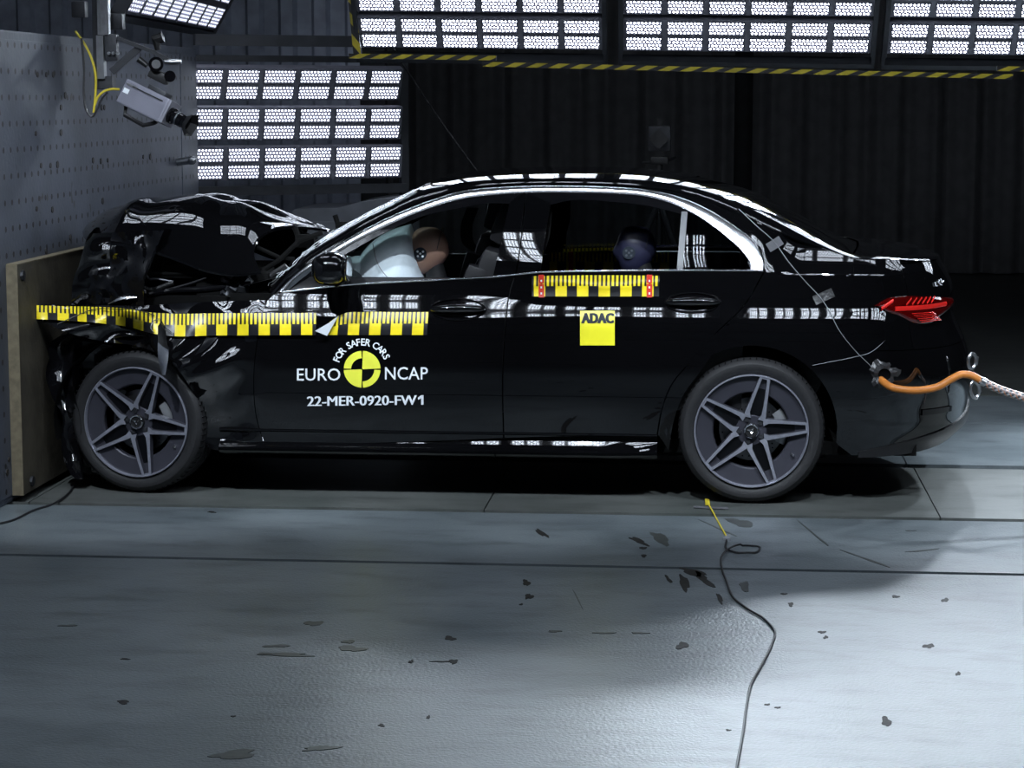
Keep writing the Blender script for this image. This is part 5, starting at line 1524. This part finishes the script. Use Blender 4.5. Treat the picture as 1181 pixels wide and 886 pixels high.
MB().box(hb((L_ / 2 + .006, 0, 0)), (.014, Wc_ * .96, Hc * .96), Rb, bev=.004).build('front_plate', M['housing'], hsc, smooth=False)
a0, d0 = hb((L_ / 2 + .01, -.01, -.005)), Rb @ Vector((1, 0, 0))
MB().tube([a0, a0 + d0 * .02, a0 + d0 * .021, a0 + d0 * .075, a0 + d0 * .077, a0 + d0 * .10], [.040, .040, .032, .034, .030, .036], n=24).build('lens', M['gloss'], hsc)
MB().tube([a0 + d0 * .098, a0 + d0 * .125, a0 + d0 * .130], [.040, .062, .064], n=6, caps=False).build('lens_hood', M['plastic'], hsc, smooth=False)
MB().tube([a0 + d0 * .045, a0 + d0 * .052], [.0355, .0355], n=24).build('lens_ring', M['steel'], hsc)
MB().tube([hb((-.10, -.0, -Hc / 2)), hb((-.085, 0, -Hc / 2 - .04)), hb((.03, 0, -Hc / 2 - .045)), hb((.075, 0, -Hc / 2 - .012)), hb((.085, 0, -Hc / 2))], .011, n=8).build('carry_handle', M['plastic'], hsc)
mb = MB().box(hb((.03, 0, Hc / 2 + .012)), (.10, .08, .022), Rb, bev=.004).build('mount_plate', M['darksteel'], hsc)
hd_ = thing('tilt_head', 'black geared tilt head joining the camera to the bracket arm', 'tripod head', tuple(at_y(np.array(181.), np.array(75.), -.13)))
def hp_(a, b, y=-.13): return Vector(at_y(np.array(float(a)), np.array(float(b)), y))
MB().cyl(hp_(180, 74, -.19), hp_(180, 74, -.07), .036, n=20).build('pan_drum', M['gloss'], hd_)
MB().cyl(hp_(180, 74, -.196), hp_(180, 74, -.18), .022, n=16).build('drum_face', M['steel'], hd_)
MB().tube([hp_(160, 68), hp_(170, 76)], [.017, .013], n=10).build('lever', M['plastic'], hd_)
MB().tube([hp_(182, 58), hp_(181, 50), hp_(178.5, 46), hp_(188, 43)], [.014, .02, .026, .026], n=8).build('top_knob', M['plastic'], hd_)
MB().box(hp_(184, 88), (.10, .07, .05), Euler((0, .45, 0)).to_matrix(), bev=.01).build('head_base', M['plastic'], hd_)
MB().cyl(hp_(196, 88, -.18), hp_(196, 88, -.09), .028, n=16).build('side_drum', M['gloss'], hd_)
MB().tube([hp_(190, 71), hp_(200, 71.5), hp_(209, 71)], [.013, .015, .012], n=10).build('grip', M['steel'], hd_)
def cab(pts, y, r, m, label):
    P = at_y(np.array([p[0] for p in pts], float), np.array([p[1] for p in pts], float), y)
    return tag(MB().tube(resample(P, 40), r, n=7).build('camera_cable', m), label, 'cable')
cab([(87, 36), (97, 50), (105, 66), (110, 85), (110, 110), (108, 130)], -.17, .006, M['wireyellow'], 'yellow cable hanging down beside the mast')
cab([(109, 122), (113, 112), (119, 106), (128, 103), (138, 103)], -.175, .006, M['wireyellow'], 'short yellow cable running into the back of the grey camera')
cab([(94, 44), (97, 80), (97, 112), (100, 128), (106, 135), (111, 128), (117, 115), (124, 106)], -.20, .006, M['gaffer'], 'grey cable looping below the mast foot')

# ------------------------------------------------------------------ background
cab_p = at_y(np.array(336.), np.array(300.), 3.1); x0 = cab_p[0]
cbn = thing('equipment_cabinet', 'pale grey equipment box standing behind the windscreen, far side of the lane', 'cabinet', (x0 + .8, 3.6, 0))
z1 = float(at_y(np.array(336.), np.array(241.), 3.1)[2]); z2 = float(at_y(np.array(440.), np.array(229.), 3.1)[2])
poly = [(0, 0), (0, z1 - .03), (.03, z1), (.30, z1 + .005), (.42, z1 + .04), (.68, z2 + .01), (.72, z2 - .02), (.72, 0)]
MB().prism(poly, (x0, 3.1, 0), (1, 0, 0), (0, 0, 1), (0, .8, 0)).build('housing', M['cabinet'], cbn, smooth=False)
MB().box((x0 + .18, 3.095, z1 - .28), (.24, .012, .40), bev=.005).build('side_door', M['cabinet'], cbn, smooth=False)
MB().box((x0 + .5, 3.092, z1 - .35), (.02, .02, .10)).build('door_latch', M['darksteel'], cbn, smooth=False)
# far camera on a tripod
tb = at_y(np.array(761.), np.array(156.), 3.3); tx, tz = float(tb[0]), float(tb[2])
trp = thing('tripod', 'black tripod standing beyond the car, its legs seen through the rear window', 'tripod', (tx, 3.3, 0))
hz_ = tz - .17
mb = MB().cyl((tx, 3.3, hz_ - .62), (tx, 3.3, hz_), .022, n=12).build('centre_column', M['plastic'], trp)
for k, a in enumerate((200, 320, 80)):
    a = math.radians(a)
    MB().tube([(tx, 3.3, hz_ - .25), (tx + .55 * math.cos(a), 3.3 + .55 * math.sin(a), .0)], [.022, .013], n=8).build('leg', M['plastic'], trp)
    MB().tube([(tx, 3.3, hz_ - .60), (tx + .26 * math.cos(a), 3.3 + .26 * math.sin(a), hz_ - .83)], .008, n=6).build('brace', M['plastic'], trp)
MB().box((tx, 3.3, hz_ + .01), (.11, .09, .05), bev=.01).build('head', M['plastic'], trp)
MB().tube([(tx + .05, 3.28, hz_ + .01), (tx + .10, 3.24, hz_ + .03)], .010).build('head_knob', M['plastic'], trp)
MB().tube([(tx - .05, 3.28, hz_ + .0), (tx - .11, 3.26, hz_ - .0)], .010).build('head_knob', M['plastic'], trp)
vc = thing('video_camera', 'dark video camera with square lens hood on the far tripod', 'camera', (tx, 3.3, hz_ + .04))
MB().box((tx, 3.32, tz - .02), (.14, .22, .16), bev=.012).build('camera_body', M['darksteel'], vc)
MB().tube([(tx, 3.2, tz - .02), (tx, 3.12, tz - .02)], [.05, .065], n=4).build('lens_hood', M['plastic'], vc, smooth=False)
MB().box((tx, 3.3, tz + .085), (.03, .06, .05)).build('top_handle', M['plastic'], vc, smooth=False)
# thin cable slung down behind the car
P = np.array([at_y(np.array(float(a)), np.array(float(b)), 2.5) for a, b in ((458, 64), (480, 97), (505, 135), (530, 170), (552, 200))])
P = np.concatenate([[P[0] + np.array([-.15, .3, .4])], P, [P[-1] + np.array([.5, .2, -.9]), np.array([P[-1][0] + .8, 2.6, .01])]])
tag(MB().tube(resample(P, 30), .006, n=6).build('slung_cable', M['wireblack']), 'thin black cable slung from the first lamp frame down behind the car roof', 'cable')
